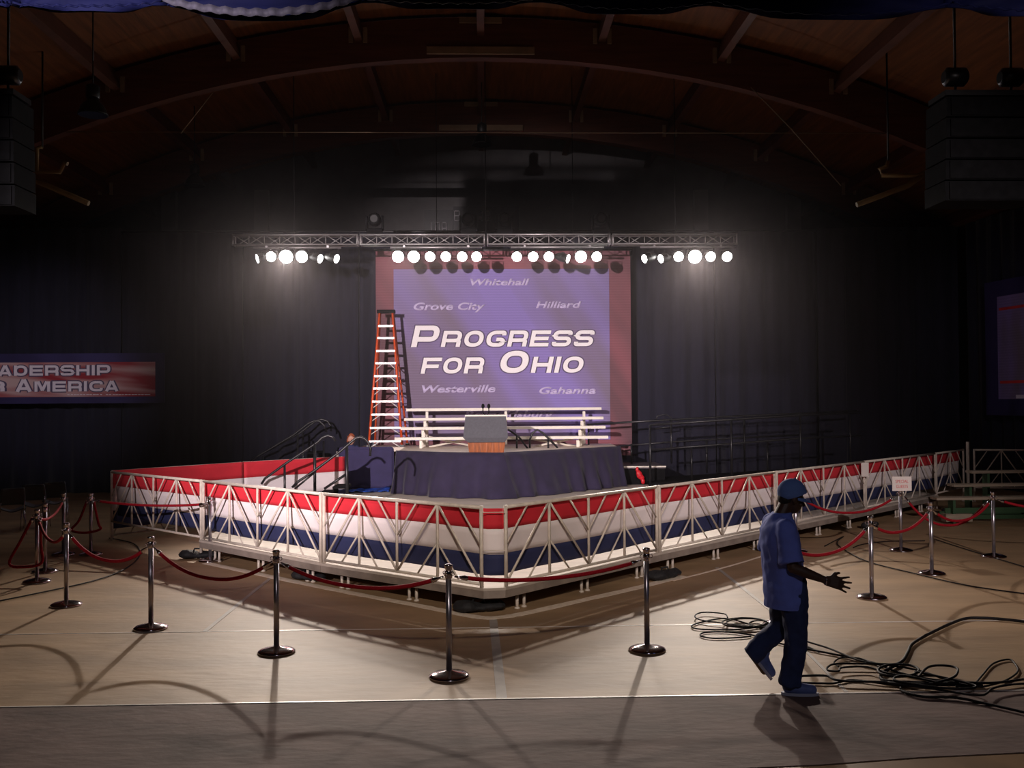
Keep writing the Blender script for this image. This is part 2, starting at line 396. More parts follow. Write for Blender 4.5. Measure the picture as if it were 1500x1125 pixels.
# ------------------------------------------------------------------ floor sheets, tapes, painted light bands
def sheet(name, pts, z, m, label, cat, t=.004):
    vs = [V((p[0], p[1], z)) for p in pts] + [V((p[0], p[1], z - t)) for p in pts]; n = len(pts)
    fs = [tuple(range(n)), tuple(reversed(range(n, 2 * n)))] + [(i, i + n, (i + 1) % n + n, (i + 1) % n) for i in range(n)]
    o = MB().add(vs, fs).build(name, m, org=(pts[0][0], pts[0][1], 0)); return tag(o, label, cat)
Ya = PZ(600, 1027).y; Yb_ = PZ(600, 922).y
sheet('floor_cover', [(-16.5, Yb_ + .012), (16.5, Yb_ + .012), (16.5, 30.5), (-16.5, 30.5)], .006, M['cover'], 'beige floor covering sheet reaching back under the low platform and drapes', 'floor covering')
sheet('floor_cover', [(-16.5, Ya + .012), (16.5, Ya + .012), (16.5, Yb_ - .012), (-16.5, Yb_ - .012)], .006, M['cover'], 'beige floor covering strip the front row of stanchions stands on', 'floor covering')
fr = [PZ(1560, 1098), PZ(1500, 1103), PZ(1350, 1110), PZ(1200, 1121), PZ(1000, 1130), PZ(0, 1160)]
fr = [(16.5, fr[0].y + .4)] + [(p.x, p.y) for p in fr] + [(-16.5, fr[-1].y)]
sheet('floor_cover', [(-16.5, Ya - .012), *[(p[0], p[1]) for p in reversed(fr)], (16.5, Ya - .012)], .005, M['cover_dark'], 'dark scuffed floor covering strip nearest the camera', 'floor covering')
def tape(pts, wid, m, label, name='floor_tape_and_light'):
    a, b = V(pts[0]), V(pts[1]); d = (b - a).normalized(); n_ = V((-d.y, d.x, 0)) * wid / 2
    return sheet(name, [(a - n_), (b - n_), (b + n_), (a + n_)], .009, m, label, 'tape', .003)
tape([(-14, Ya, 0), (14, Ya, 0)], .024, M['seam'], 'long white seam tape between the beige strip and the dark front strip')
tape([(-14, Yb_, 0), (14, Yb_, 0)], .022, M['seam'], 'thin white seam tape crossing in front of the platform corner')
tape([PZ(735, 1024), PZ(722, 905)], .085, M['tape'], 'wide grey tape strip running straight out from the platform corner')
tape([PZ(300, 926), PZ(398, 846)], .05, M['tape'], 'pale tape line slanting towards the left barrier')
tape([PZ(1166, 924), PZ(1050, 832)], .05, M['tape'], 'pale tape line slanting behind the man towards the right barrier')
tape([PZ(1166 + 0, 940), PZ(1240, 1015)], .03, M['tape'], 'faint tape line continuing beyond the man on the right')

M['light_band'] = mat('painted_light_band', (.80, .64, .48), .5, scale=5, stretch=(3, 3, 3), bump=.5, bscale=24, col2=(.98, .86, .72))  # bright strip of light on the floor, painted as a pale crinkled band
def band(px_list, wid, m, label):
    P = [PZ(x, y, 0) for x, y in px_list]; Q = []
    for i in range(len(P) - 1):
        a_, b_, c_, d_ = P[max(0, i - 1)], P[i], P[i + 1], P[min(len(P) - 1, i + 2)]
        for k in range(6):
            t = k / 6; Q.append(.5 * ((2 * b_) + (-a_ + c_) * t + (2 * a_ - 5 * b_ + 4 * c_ - d_) * t * t + (-a_ + 3 * b_ - 3 * c_ + d_) * t ** 3))
    Q.append(P[-1]); mb = MB(); vs = []; fs = []
    for i, q in enumerate(Q):
        d = (Q[min(i + 1, len(Q) - 1)] - Q[max(i - 1, 0)]).normalized(); n_ = V((-d.y, d.x, 0)); j = .5 + .12 * noise.noise(V((i * .9, wid, 0)))
        for s_ in (-j, -.1, .15, j): vs.append(V((q.x, q.y, .0095 + .002 * (abs(s_) < .3))) + n_ * wid * s_)
    for i in range(len(Q) - 1):
        for k in range(3): b = i * 4 + k; fs.append((b, b + 1, b + 5, b + 4))
    o = mb.add(vs, fs).build('floor_tape_and_light', m, org=(Q[0].x, Q[0].y, 0)); solid(o, .003, -1); return tag(o, label, 'tape')
band([(302, 826), (350, 836), (395, 845.5), (450, 857), (520, 871), (600, 886), (650, 896), (688, 903.5), (712, 906.5), (738, 905), (775, 898.5), (860, 879), (930, 863), (1000, 845)], .14, M['light_band'], 'cream band of painted light on the floor round the platform corner')
band([(985, 852), (1040, 838), (1100, 821), (1152, 803)], .045, M['light_band'], 'thin streak of painted light on the floor below the right barriers')

# ================================================================== LOW PLATFORM inside the barriers
LN = [V((0.0, 10.56, 0)), V((-2.07, 12.36, 0)), V((-4.24, 14.58, 0)), V((-6.42, 16.7, 0))]
RN = [V((.22, 10.60, 0)), V((2.36, 12.9, 0)), V((4.70, 15.27, 0)), V((7.10, 17.62, 0)), V((9.60, 20.04, 0)), V((10.9, 21.4, 0))]
DK = .30
deck_poly = [(-.01, 10.53), (.24, 10.57), (2.39, 12.86), (4.73, 15.23), (7.13, 17.58), (9.63, 20.0), (9.66, 24.9), (-3.95, 24.9), (-3.95, 20.6), (-4.32, 19.9), (-4.28, 14.55), (-2.09, 12.32)]
plat = empty('low_platform', (.1, 18, 0), 'low pale plywood platform behind the tricolour barriers', 'platform')
n = len(deck_poly)
vs = [V((x, y, DK)) for x, y in deck_poly] + [V((x, y, DK - .03)) for x, y in deck_poly]
MB().add(vs, [tuple(range(n)), tuple(reversed(range(n, 2 * n)))] + [(i, i + n, (i + 1) % n + n, (i + 1) % n) for i in range(n)]).build('deck_top', M['deck'], plat)
# edge beams and short legs along the two front sides
def edge(a, b):
    a, b = V((a[0], a[1], 0)), V((b[0], b[1], 0)); d = b - a; L = d.length; rz = math.atan2(d.y, d.x); c = (a + b) / 2 + V((-d.y, d.x, 0)).normalized() * .02
    MB().box((c.x, c.y, DK - .072), (L - .01, .03, .084), rz).build('edge_beam', M['fascia'], plat)
    for k in range(int(L / .6)):
        if k % 2: continue
        p = a + d * ((k + .6) * .6 / L) + V((-d.y, d.x, 0)).normalized() * .1
        mb = MB()
        for s in (-.06, .06):
            q = p + d.normalized() * s; mb.tube([(q.x, q.y, .006), (q.x, q.y, .16)], .019, 8); mb.lathe([(.034, 0), (.034, .012), (.02, .02)], (q.x, q.y, .006), 8)
        mb.build('leg', M['galv'], plat)
edge(deck_poly[-1], deck_poly[0]); edge(deck_poly[-2], deck_poly[-1])
for i in range(5): edge(deck_poly[i], deck_poly[i + 1])

# ================================================================== BARRIERS
def barrier(a, b, label, z0=DK, z1=1.2, half=False, legs_to=None, bars=True):
    d = b - a; L = d.length; dn = d / L
    root = empty('crowd_barrier', ((a.x + b.x) / 2, (a.y + b.y) / 2, z0), label, 'barrier', 'galvanised truss barriers round the platform')
    g = .035
    def P(s, z): p = a + dn * (g + (L - 2 * g) * s); return V((p.x, p.y, z))
    zt, zb = z1 - .02, z0 + .035
    MB().tube([P(0, zt), P(1, zt)], .021, 8).build('top_rail', M['galv'], root)
    MB().tube([P(0, zb), P(1, zb)], .018, 8).build('bottom_rail', M['galv'], root)
    foot = legs_to if legs_to is not None else z0
    for s in (0, 1): MB().tube([P(s, foot), P(s, z1)], .022, 8).build('post', M['galv'], root)
    zm = (zt + zb) / 2
    def up(s, r=.017): MB().tube([P(s, zb), P(s, zt)], r, 6).build('upright', M['galv'], root)
    def br(s0, za, s1, zc, r=.014): MB().tube([P(s0, za), P(s1, zc)], r, 6).build('brace', M['galv'], root)
    U = [.5] if half else [.25, .5, .75]
    for s in U: up(s)
    if half: segs = [(0, .5), (1, .5)]; q = .5
    else: segs = [(0, .25), (.5, .25), (.5, .75), (1, .75)]; q = .25
    for s0, s1 in segs: br(s0, zb, s1, zt)               # long braces rising to the quarter uprights
    for s in ([0, 1] if half else [0, .5, 1]):            # short braces from mid height of posts up
        for t in (-1, 1):
            e = s + t * q / 2
            if 0 < e < 1: br(s, zm, e, zt, .011)
    for s in ([.5] if half else [.25, .75]):              # short braces down from quarter uprights
        for t in (-1, 1): br(s, zm - .02, s + t * q / 2, zb, .011)
    return root
barrier(LN[0], LN[1], 'silver truss barrier just left of the front corner')
barrier(LN[1], LN[2], 'second silver truss barrier left of the front corner, left of the navy draped stage')
barrier(LN[2], LN[3], 'leftmost silver truss barrier, standing on the floor in the dark', legs_to=.01)
rl = ['silver truss barrier just right of the front corner', 'second silver truss barrier right of the corner, in front of the ramp rails',
      'third silver truss barrier right of the corner, beside the man in the blue cap', 'fourth silver truss barrier right of the corner, behind the guest card']
for i in range(4): barrier(RN[i], RN[i + 1], rl[i])
barrier(RN[4], RN[5], 'short silver truss barrier at the far right end of the bunting', half=True, legs_to=.01)
barrier(V((11.05, 21.3, 0)), V((13.3, 20.7, 0)), 'bare silver truss barrier without bunting behind the bleacher planks', legs_to=.01)
ep = PY(1419, 655, 21.4)
tag(MB().tube([(ep.x, 21.45, .006), (ep.x, 21.45, ep.z + .12)], .035, 8).lathe([(.14, 0), (.14, .02), (.05, .04)], (ep.x, 21.45, .006), 12).build('end_post', M['galv'], org=(ep.x, 21.45, 0)), 'thick pale post where the bunting barriers meet the bare one', 'post')
# corner tie
ct = empty('corner_hinge', (.11, 10.5, .3), 'narrow hinge plates tying the two front corner barriers', 'hinge')
for z in (1.13, .71): MB().box((.11, 10.56, z), (.25, .005, .007)).build('hinge_bar', M['galv'], ct)

def bunting(nodes, inward, label, z0=.42, z1=1.165, seg=16, drop=None):
    """striped cloth hung behind the rails: three sewn stripes"""
    pts = [V(p) for p in nodes]; cum = [0]
    for a, b in zip(pts, pts[1:]): cum.append(cum[-1] + (b - a).length)
    T = cum[-1]
    def at(s):
        s *= T
        for i in range(len(pts) - 1):
            if s <= cum[i + 1] + 1e-6: f = (s - cum[i]) / (cum[i + 1] - cum[i]); return pts[i].lerp(pts[i + 1], f)
        return pts[-1]
    root = empty('bunting', (pts[0].x, pts[0].y, z0), label, 'bunting', 'red, white and blue bunting on the barriers')
    N = int(T * 12); hs = z1 - z0
    for nm, m, lo, hi, lab in (('red_stripe', M['red'], .69, 1.0, 'red stripe'), ('white_stripe', M['white'], .31, .69, 'white stripe'), ('blue_stripe', M['navyb'], 0, .31, 'navy blue stripe')):
        def fn(u, v, lo=lo, hi=hi):
            p = at(u); k = lo + (hi - lo) * v; z = z0 + hs * k
            sag = (1 - k)
            wv = .018 * sag * math.sin(u * T * 2.6) + .012 * noise.noise(V((u * T * 1.3, k * 2, 3))) + .05 * sag
            zz = z + .005 * noise.noise(V((u * T * 1.1, 7, 1)))
            return (p.x + inward[0] * wv, p.y + inward[1] * wv, zz)
        o = MB().grid(fn, N, 4).build(nm, m, root); o['label'] = lab; solid(o, .004, 0)
    return root
o45 = .055
Lin = [V((p.x + o45, p.y + o45, 0)) for p in LN]; Rin = [V((p.x - o45, p.y + o45, 0)) for p in RN]
Lin[0] = V((.03, 10.62, 0)); Rin[0] = V((.212, 10.632, 0))
bunting([Lin[3], Lin[2], Lin[1], Lin[0], V((.205, 10.625, 0))], (.7, .7), 'long red, white and blue bunting along the left front barriers')
bunting([V((.212, 10.632, 0)), V((.26, 10.69, 0))] + Rin[1:], (-.7, .7), 'long red, white and blue bunting along the right front barriers')
B0, B1, B2 = V((-6.42, 16.78, 0)), PZ(357, 676, 1.2), PZ(497, 671, 1.2)
B1 = V((-4.75, 18.9, 0)); B2 = V((-3.2, 20.6, 0))
B1 = PY(357, 676, 18.9); B2 = PY(505, 671, 20.55)
for (a, b, lab) in ((B0, B1, 'far left'), (B1, B2, 'handrail side')):
    a = V((a.x, a.y, 0)); b = V((b.x, b.y, 0)); s = V((-.05, .05, 0))
    barrier(a + s, b + s, 'rear truss barrier hidden behind bunting, ' + ('nearer the left corner' if lab == 'far left' else 'nearer the black handrails'), z0=.04, legs_to=.01)
    tag(bunting([a, b], (.6, -.6), 'rear red and white bunting length on the dark left side' if lab == 'far left' else 'rear red and white bunting length behind the black handrails', z0=.2, z1=1.2))

# ================================================================== STAGE
SZ = 1.24
c0 = PZ(583, 661, SZ); c1 = PZ(660, 663.5, SZ); c2 = PZ(733, 664, SZ); c3 = PZ(840, 658, SZ); c4 = PZ(906, 654.5, SZ)
Fp = [c0, c1, c2, c3, c4]
stage = empty('stage', (0, 22.5, DK), 'raised stage with a pale deck above the navy skirt', 'stage')
poly = [(p.x, p.y) for p in Fp] + [(c4.x + .05, 24.75), (PY(528, 650, 24).x, 24.75), (PY(528, 650, 24).x, 23.6), (c0.x, 23.6)]
n = len(poly)
vs = [V((x, y, SZ)) for x, y in poly] + [V((x, y, SZ - .1)) for x, y in poly]
MB().add(vs, [tuple(range(n)), tuple(reversed(range(n, 2 * n)))] + [(i, i + n, (i + 1) % n + n, (i + 1) % n) for i in range(n)]).build('stage_deck', M['stage_deck'], stage)
for (x, y) in [(-3.6, 23.75), (-3.6, 24.6), (c0.x + .2, 22.3), (0, 21.8), (0, 24.6), (c4.x - .2, 23.6), (c4.x - .1, 24.6)]:
    MB().tube([(x, y, DK), (x, y, SZ - .1)], .03, 8).build('leg', M['galv'], stage)
def skirt(nodes, label, z0, z1, m, name, amp=.05, freq=16, out=(0, -1)):
    pts = [V((p.x, p.y, 0)) for p in nodes]; cum = [0]
    for a, b in zip(pts, pts[1:]): cum.append(cum[-1] + (b - a).length)
    T = cum[-1]
    def at(s):
        s *= T
        for i in range(len(pts) - 1):
            if s <= cum[i + 1] + 1e-6: return pts[i].lerp(pts[i + 1], (s - cum[i]) / (cum[i + 1] - cum[i])), (pts[i + 1] - pts[i]).normalized()
        return pts[-1], (pts[-1] - pts[-2]).normalized()
    def fn(u, v):
        p, t = at(u); nx, ny = t.y, -t.x; k = (1 - v); ph = u * T
        a = amp * (.2 + .8 * k) * (math.sin(ph * freq * (1 + .1 * math.sin(ph)) + 2 * math.sin(ph * 1.7)) * (.45 + .55 * noise.noise(V((ph * .9, 1, 2)))) + .7 * noise.noise(V((ph * 3, k * 1.5, 9))))
        a += .06 + .40 * k * (.4 + .6 * math.sin(PI * min(1, max(0, u))))
        return (p.x + nx * a, p.y + ny * a, z0 + (z1 - z0) * v)
    o = MB().grid(fn, int(T * 28), 10).build(name, m, org=(pts[0].x, pts[0].y, z0)); solid(o, .01, 0)
    return tag(o, label[0], label[1])
skirt(Fp, ('navy velour skirt hanging round the front of the stage', 'stage skirt'), DK + .01, SZ + .02, M['skirt'], 'stage_skirt', .12, 13)
# board in front of the woman
a = PY(496, 655, 22.5); b = PY(577, 717, 22.5)
bd = empty('draped_board', ((a.x + b.x) / 2, 22.5, DK), 'upright navy covered board with rounded corners left of the stage', 'board')
w_, h_ = b.x - a.x, a.z - DK - .03
def rrect(cx, cz, w, h, r, y, n=6):
    out = []
    for qx, qz, a0 in ((1, 1, 0), (-1, 1, PI / 2), (-1, -1, PI), (1, -1, 1.5 * PI)):
        for k in range(n + 1):
            t = a0 + PI / 2 * k / n; out.append(V((cx + qx * (w / 2 - r) + r * math.cos(t), y, cz + qz * (h / 2 - r) + r * math.sin(t))))
    return out
def slab(pts, dy):
    n = len(pts); vs = pts + [p + V((0, dy, 0)) for p in pts]
    return MB().add(vs, [tuple(range(n)), tuple(reversed(range(n, 2 * n)))] + [(i, (i + 1) % n, (i + 1) % n + n, i + n) for i in range(n)])
slab(rrect((a.x + b.x) / 2, DK + .03 + h_ / 2, w_, h_, .08, 22.5), .05).build('board_panel', M['board'], bd)
mb = MB()
def fn(u, v):
    x = a.x + .02 + (w_ - .04) * u; z = DK + .05 + (h_ - .07) * v
    return (x, 22.49 - .05 * (1 - v) * abs(noise.noise(V((u * 3 + v * 2, v * 2.5, 4)))) * 1.6 * math.sin(PI * u) - .004, z)
solid(mb.grid(fn, 24, 14).build('loose_cover', M['board'], bd), .008, 0)
for s in (-.4, .4): MB().box(((a.x + b.x) / 2 + s, 22.58, DK + .03), (.06, .4, .06)).build('foot', M['black'], bd)
p0, p1 = PZ(503, 722, DK), PZ(577, 714, DK)
def fn(u, v):
    return (p0.x + (p1.x - p0.x) * u, 21.75 + .55 * v + .1 * u, DK + .015 + .07 * abs(noise.noise(V((u * 5, v * 4, 0)))) + .05 * u * v)
tag(solid(MB().grid(fn, 24, 10).build('tarpaulin', M['tarp'], org=(p0.x, 21.9, DK)), .004, 0), 'crumpled bright blue tarpaulin on the platform below the navy board', 'tarpaulin')

# ------------------------------------------------------------------ choral bleacher on stage
bl = empty('stage_bleacher', (0, 23.6, SZ), 'four tier ivory bench riser set behind the lectern', 'bleacher')
rows = [(1.40, 22.95, 578, 891, 643), (1.64, 23.35, 587, 887, 628), (1.87, 23.75, 592, 884, 614.5), (2.10, 24.15, 595, 881, 600.5)]
for z, Y, xa, xb, y in rows:
    A = PY(xa, y, Y); B = PY(xb, y, Y)
    MB().box(((A.x + B.x) / 2, Y + .12, A.z), (B.x - A.x, .26, .065)).build('bench_plank', M['ivory'], bl)
for px in (622, 738, 853):
    for k, (z, Y, xa, xb, y) in enumerate(rows):
        p = PY(px - 3 * (3 - k) + 3, y, Y)
        MB().box((p.x, Y + .13, (p.z - .035 + SZ + .0) / 2), (.065, .06, p.z - .035 - SZ)).build('leg', M['ivory'], bl)
for (xa, ya, xb, yb) in ((628, 640, 700, 655), (700, 640, 628, 655), (778, 655, 850, 640), (850, 655, 778, 643)):
    MB().tube([PY(xa, ya, 23.6), PY(xb, yb, 23.6)], .028, 6).build('cross_brace', M['ivory'], bl)

# ------------------------------------------------------------------ lectern
LY = 21.95
pb = PZ(712, 664, SZ); LY = pb.y + .25
lec = empty('lectern', (pb.x, LY, SZ), 'wooden lectern with a charcoal covered front and two black microphones', 'lectern')
def X(px, y=630): return PY(px, y, LY - .2).x
def Z(py): return PY(712, py, LY - .2).z
def frus(quads, name, m, par):  # list of (xl, xr, yf, yb, z)
    vs = []; fs = []
    for xl, xr, yf, yb, z in quads: vs += [(xl, yf, z), (xr, yf, z), (xr, yb, z), (xl, yb, z)]
    k = len(quads)
    for i in range(k - 1):
        for q in range(4): fs.append((i * 4 + q, i * 4 + (q + 1) % 4, i * 4 + 4 + (q + 1) % 4, i * 4 + 4 + q))
    fs += [(3, 2, 1, 0), tuple((k - 1) * 4 + q for q in range(4))]
    o = MB().add(vs, fs).build(name, m, par); return o
frus([(X(687), X(738), LY - .12, LY + .3, SZ), (X(685), X(740), LY - .15, LY + .35, Z(648))], 'wooden_body', M['wood'], lec)
for k in range(1, 6):
    x = X(685) + (X(740) - X(685)) * k / 6; MB().box((x, LY - .142, (SZ + Z(648)) / 2), (.012, .012, Z(648) - SZ - .02)).build('groove_bead', M['wood'], lec)
frus([(X(686), X(739), LY - .2, LY + .35, Z(648)), (X(678.5), X(744), LY - .26, LY + .4, Z(641)), (X(681.5), X(741.5), LY - .02, LY + .42, Z(610))], 'front_cover', M['lectern'], lec)
frus([(X(681), X(742), LY - .03, LY + .42, Z(610)), (X(681), X(742), LY - .03, LY + .42, Z(608))], 'reading_shelf', M['ivory'], lec)
for px in (707.5, 716):
    q = PY(px, 597, LY); s = PY(712, 611, LY)
    mc = MB().tube([(s.x, LY + .05, s.z), (q.x, LY + .02, (s.z + q.z) / 2), (q.x, LY, q.z)], .012, 6).build('microphone_stem', M['blackm'], lec)
    MB().ball((q.x, LY, q.z + .03), (.036, .036, .055), 10, 7).build('foam_windshield', M['blackm'], mc)

# ------------------------------------------------------------------ step ladder
ld = empty('step_ladder', (PY(565, 650, 24).x, 23.9, SZ), 'tall orange step ladder with pale rungs left of the printed backdrop', 'ladder')
zt = PY(566, 458, 24.1).z
fa, fb = PY(540, 656, 23.72), PY(589, 656, 23.72); ta, tb = PY(556, 460, 24.1), PY(575, 460, 24.1)
ba, bb = PY(549, 650, 24.6), PY(597, 650, 24.6); tba, tbb = PY(557, 460, 24.2), PY(576, 460, 24.2)
def at_(a, b, t): return V((a.x + (b.x - a.x) * t, a.y + (b.y - a.y) * t, SZ + (zt - SZ) * t))
for A, B in ((fa, ta), (fb, tb), (ba, tba), (bb, tbb)):
    p, q = at_(A, B, 0), at_(A, B, 1); d = (q - p)
    MB().tube([p, q], .034 if A in (fa, fb) else .027, 4).build('side_rail', M['ladder'], ld)
    MB().box(p + V((0, 0, .03)), (.1, .1, .06)).build('rubber_foot', M['black'], ld)
MB().box(((ta.x + tb.x) / 2, 24.15, zt + .03), (tb.x - ta.x + .12, .26, .08)).build('top_cap', M['blackm'], ld)
ys = [646, 626.5, 607, 588, 569, 551, 532, 514, 495, 477]
for k, y in enumerate(ys):
    t = (PY(566, y, 23.9).z - SZ) / (zt - SZ); p, q = at_(fa, ta, t), at_(fb, tb, t)
    MB().box((p + q) / 2, ((q - p).length, .10, .05)).build('rung', M['rung'], ld)
    if k < 7:
        for e, o_ in ((p, q), (q, p)):
            m_ = e.lerp(o_, .3); e2 = e + V((0, 0, -.17)); MB().tube([e2, m_ + V((0, 0, -.02))], .012, 5).build('rung_brace', M['rung'], ld)
    if k % 2: 
        p, q = at_(ba, tba, t), at_(bb, tbb, t); MB().tube([p, q], .014, 6).build('rear_bar', M['rung'], ld)

# ================================================================== PRINTED BACKDROP
BY = 25.0
tl = PY(549, 368, BY); br_ = PY(926, 667, BY); zt_, zb_ = tl.z, br_.z; xl, xr = tl.x + .02, br_.x
bk = empty('printed_backdrop', ((xl + xr) / 2, BY, zb_), 'large purple and rose printed backdrop reading Progress for Ohio', 'backdrop')
MB().box(((xl + xr) / 2, BY + .04, (zt_ + zb_) / 2), (xr - xl, .05, zt_ - zb_)).build('rose_border', M['print_rose'], bk)
il, ir = PY(577, 500, BY).x, PY(893, 500, BY).x; iz1, iz0 = PY(740, 394, BY).z, PY(740, 645, BY).z
MB().box(((il + ir) / 2, BY + .005, (iz1 + iz0) / 2), (ir - il, .02, iz1 - iz0)).build('purple_field', M['print_purple'], bk)
EX, EZ = V((1, 0, 0)), V((0, 0, 1))
def bz(px, py): return PY(px, py, BY)
def word(text, xa, xb, yb_, yt_s, yt_b, big, sh=.22, m='letter'):
    A = bz(xa, yb_); wd = bz(xb, yb_).x - A.x; hs = bz(xa, yt_s).z - A.z; hb = bz(xa, yt_b).z - A.z
    A = V((A.x, BY - .02, A.z)); wd -= hs * sh
    lettering(text, A, EX, EZ, hb, hs, wd, sh, 'letter_outline', M['letter_edge'], bk, V((0, .009, 0)), grow=.05, big=big)  # dark outline printed round the letters
    lettering(text, A, EX, EZ, hb, hs, wd, sh, 'lettering', M[m], bk, V((0, 0, 0)), big=big)
word('PROGRESS', 602, 874, 508.5, 485, 477, (0,))
word('FOR', 616, 713, 547.5, 524, 524, ())
word('OHIO', 730, 859, 546.5, 523, 514, (0,))
for s, xa, xb, yb_, h_px in (('Whitehall', 689, 776, 418, 10), ('Grove City', 606, 711, 454, 11), ('Hilliard', 785, 852, 451, 10), ('Westerville', 618, 726, 575, 11), ('Gahanna', 790, 873, 577, 10.5), ('Reynoldsburg', 680, 811, 612, 10.5)):
    A = bz(xa, yb_); wd = bz(xb, yb_).x - A.x; font_text(s, V((A.x, BY - .012, A.z)), EX, EZ, h_px / 1400 * BY, wd, .25, 'town_lettering', M['town'], bk, V((0, 0, 0)), .03)
for zz in (zt_ + .03,): MB().tube([(xl - .05, BY + .04, zz), (xr + .05, BY + .04, zz)], .03, 8).build('hanging_bar', M['black'], bk)
for px in (640, 840): 
    x = bz(px, 400).x; MB().tube([(x, BY + .04, zt_), (x, BY + .04, arc(x / 26.6, RA + 1.02).z)], .01, 5).build('suspension_cable', M['black'], bk)

# ================================================================== SIDE SIGNS
SY = 25.1
A = PY(-160, 593, SY); Bq = PY(241, 520, SY)
sg = empty('campaign_banner', (PY(40, 590, SY).x, SY, PY(40, 593, SY).z), 'wide navy framed banner reading Leadership for America on the left drapes', 'banner')
z0, z1 = PY(240, 590, SY).z, PY(240, 517, SY).z
MB().box(((A.x + Bq.x) / 2, SY, (z0 + z1) / 2), (Bq.x - A.x, .05, z1 - z0)).build('navy_border', M['print_navy'], sg)
iz0_, iz1_ = PY(228, 580.5, SY).z, PY(228, 530, SY).z; ix1, ix0 = PY(228, 550, SY).x, PY(-147, 550, SY).x
MB().box(((ix0 + ix1) / 2, SY - .03, (iz0_ + iz1_) / 2), (ix1 - ix0, .02, iz1_ - iz0_)).build('flag_print', M['print_flag'], sg)
def word2(text, xa, xb, yb_, yts, ytb, big):
    A = PY(xa, yb_, SY - .05); wd = PY(xb, yb_, SY - .05).x - A.x; hs = PY(xa, yts, SY).z - A.z; hb = PY(xa, ytb, SY).z - A.z
    lettering(text, A, EX, EZ, hb, hs, wd, 0, 'letter_outline', M['letter_edge'], sg, V((0, .006, 0)), grow=.05, big=big)
    lettering(text, A, EX, EZ, hb, hs, wd, 0, 'lettering', M['letter_l'], sg, V((0, -.004, 0)), big=big)
word2('LEADERSHIP', -52, 163, 551, 536, 532, (0,))
word2('FOR', -90, 9, 574, 559, 559, ()); word2('AMERICA', 23, 175, 574, 559, 556, (0,))
mb = MB()
for k in range(26):
    p = PY(100 + k * 4.7 + random.random(), 578, SY - .045)
    if k == 11: continue
    mb.box(p, (.05 + .03 * random.random(), .004, .02))
tag(mb.build('fine_print', M['letter_l'], sg), kind='stuff')
# right sign on the side drape
A = PY(1444, 415, 24.4); x_s = A.x
q0, q1 = PY(1444, 415, 24.4), PY(1448, 608, 24.4); far = V((q0.x + .45, 22.2, 0)); q2x = PY(1500, 500, 23.0)
dirn = V((q2x.x - q0.x, 23.0 - 24.4, 0)).normalized(); Ls = 3.2
rs = empty('side_banner', (q0.x, 24.4, q1.z), 'navy banner with red lines cut off by the right edge of the picture', 'banner')
def RS(s, z, off=0): return V((q0.x, 24.4, 0)) + dirn * s + V((0, 0, z)) + V((-dirn.y, dirn.x, 0)) * -off * -1
nrm = V((dirn.y, -dirn.x, 0)); 
if nrm.x > 0: nrm = -nrm
def plq(s0, s1, za, zb, off, name, m):
    a_ = V((q0.x, 24.4, 0)) + dirn * s0 + nrm * off; b_ = V((q0.x, 24.4, 0)) + dirn * s1 + nrm * off
    vs = [a_ + V((0, 0, za)), b_ + V((0, 0, za)), b_ + V((0, 0, zb)), a_ + V((0, 0, zb))]; vs += [v - nrm * .02 for v in vs]
    return MB().add(vs, [(0, 1, 2, 3), (7, 6, 5, 4), (0, 4, 5, 1), (1, 5, 6, 2), (2, 6, 7, 3), (3, 7, 4, 0)]).build(name, m, rs)
H = q0.z - q1.z
plq(0, Ls, q1.z, q0.z, .04, 'navy_border', M['print_navy'])
plq(.5, Ls - .5, q1.z + .12 * H, q1.z + .88 * H, .05, 'purple_field', M['print_purple'])
plq(.58, Ls - .58, q1.z + .775 * H, q1.z + .795 * H, .06, 'red_line', M['redline']); plq(.58, Ls - .58, q1.z + .235 * H, q1.z + .255 * H, .06, 'red_line', M['redline'])
plq(1.18, Ls - 1.18, q1.z + .125 * H, q1.z + .15 * H, .07, 'white_line', M['letter_l'])

# ================================================================== DRAPES
def drape(a, b, z0, z1, label, amp=.09, seed=0):
    a = V((*a, 0)); b = V((*b, 0)); d = (b - a); L = d.length; dn = d / L; nn = V((dn.y, -dn.x, 0))
    def fn(u, v):
        s = u * L; k = 1 - v
        ph = s * 13 + 2.2 * noise.noise(V((s * .8, seed, 0))) + .6 * noise.noise(V((s * 2, seed, k * 1.5)))
        am = amp * (.55 + .6 * noise.noise(V((s * 1.1, seed + 5, k * .6)))) * (.7 + .3 * k)
        p = a + dn * s + nn * (am * math.sin(ph) + .05 * noise.noise(V((s * 5, k, seed))))
        return (p.x, p.y, z0 + (z1 - z0) * v)
    o = MB().grid(fn, int(L * 30), 5).build('drape', M['drape'], org=((a.x + b.x) / 2, (a.y + b.y) / 2, z0)); solid(o, .01, 0)
    return tag(o, label, 'drape', 'floor length navy drapes round the hall')
ZT = PY(700, 340, 25.7).z
edges = [-16.2, -12.9, -9.6, -6.4, -3.3, 0, 3.3, 6.3, 9.1, 13.0]
labs = ['navy drape at the far left edge behind the left half of the banner', 'navy drape behind the right half of the left banner', 'navy drape right of the left banner',
        'navy drape behind the black handrails', 'navy drape just left of the backdrop behind the ladder', 'navy drape behind the right half of the backdrop',
        'navy drape just right of the backdrop', 'navy drape behind the ramp rails with pale fold lines', 'navy drape at the far right of the back row']
for i in range(9): drape((edges[i] + .01, 25.7), (edges[i + 1] - .01, 25.7), .01, ZT + (.12 if i in (0, 1, 8) else 0), labs[i], seed=i * 3.1)
drape((9.0, 25.35), (9.7, 25.2), .01, ZT, 'narrow gathered navy drape at the opening beyond the ramp', .1, 40)
sidep = [(V((13.15, 25.5, 0))), V((13.5, 22.6, 0)), V((13.75, 19.6, 0)), V((13.95, 16.6, 0))]
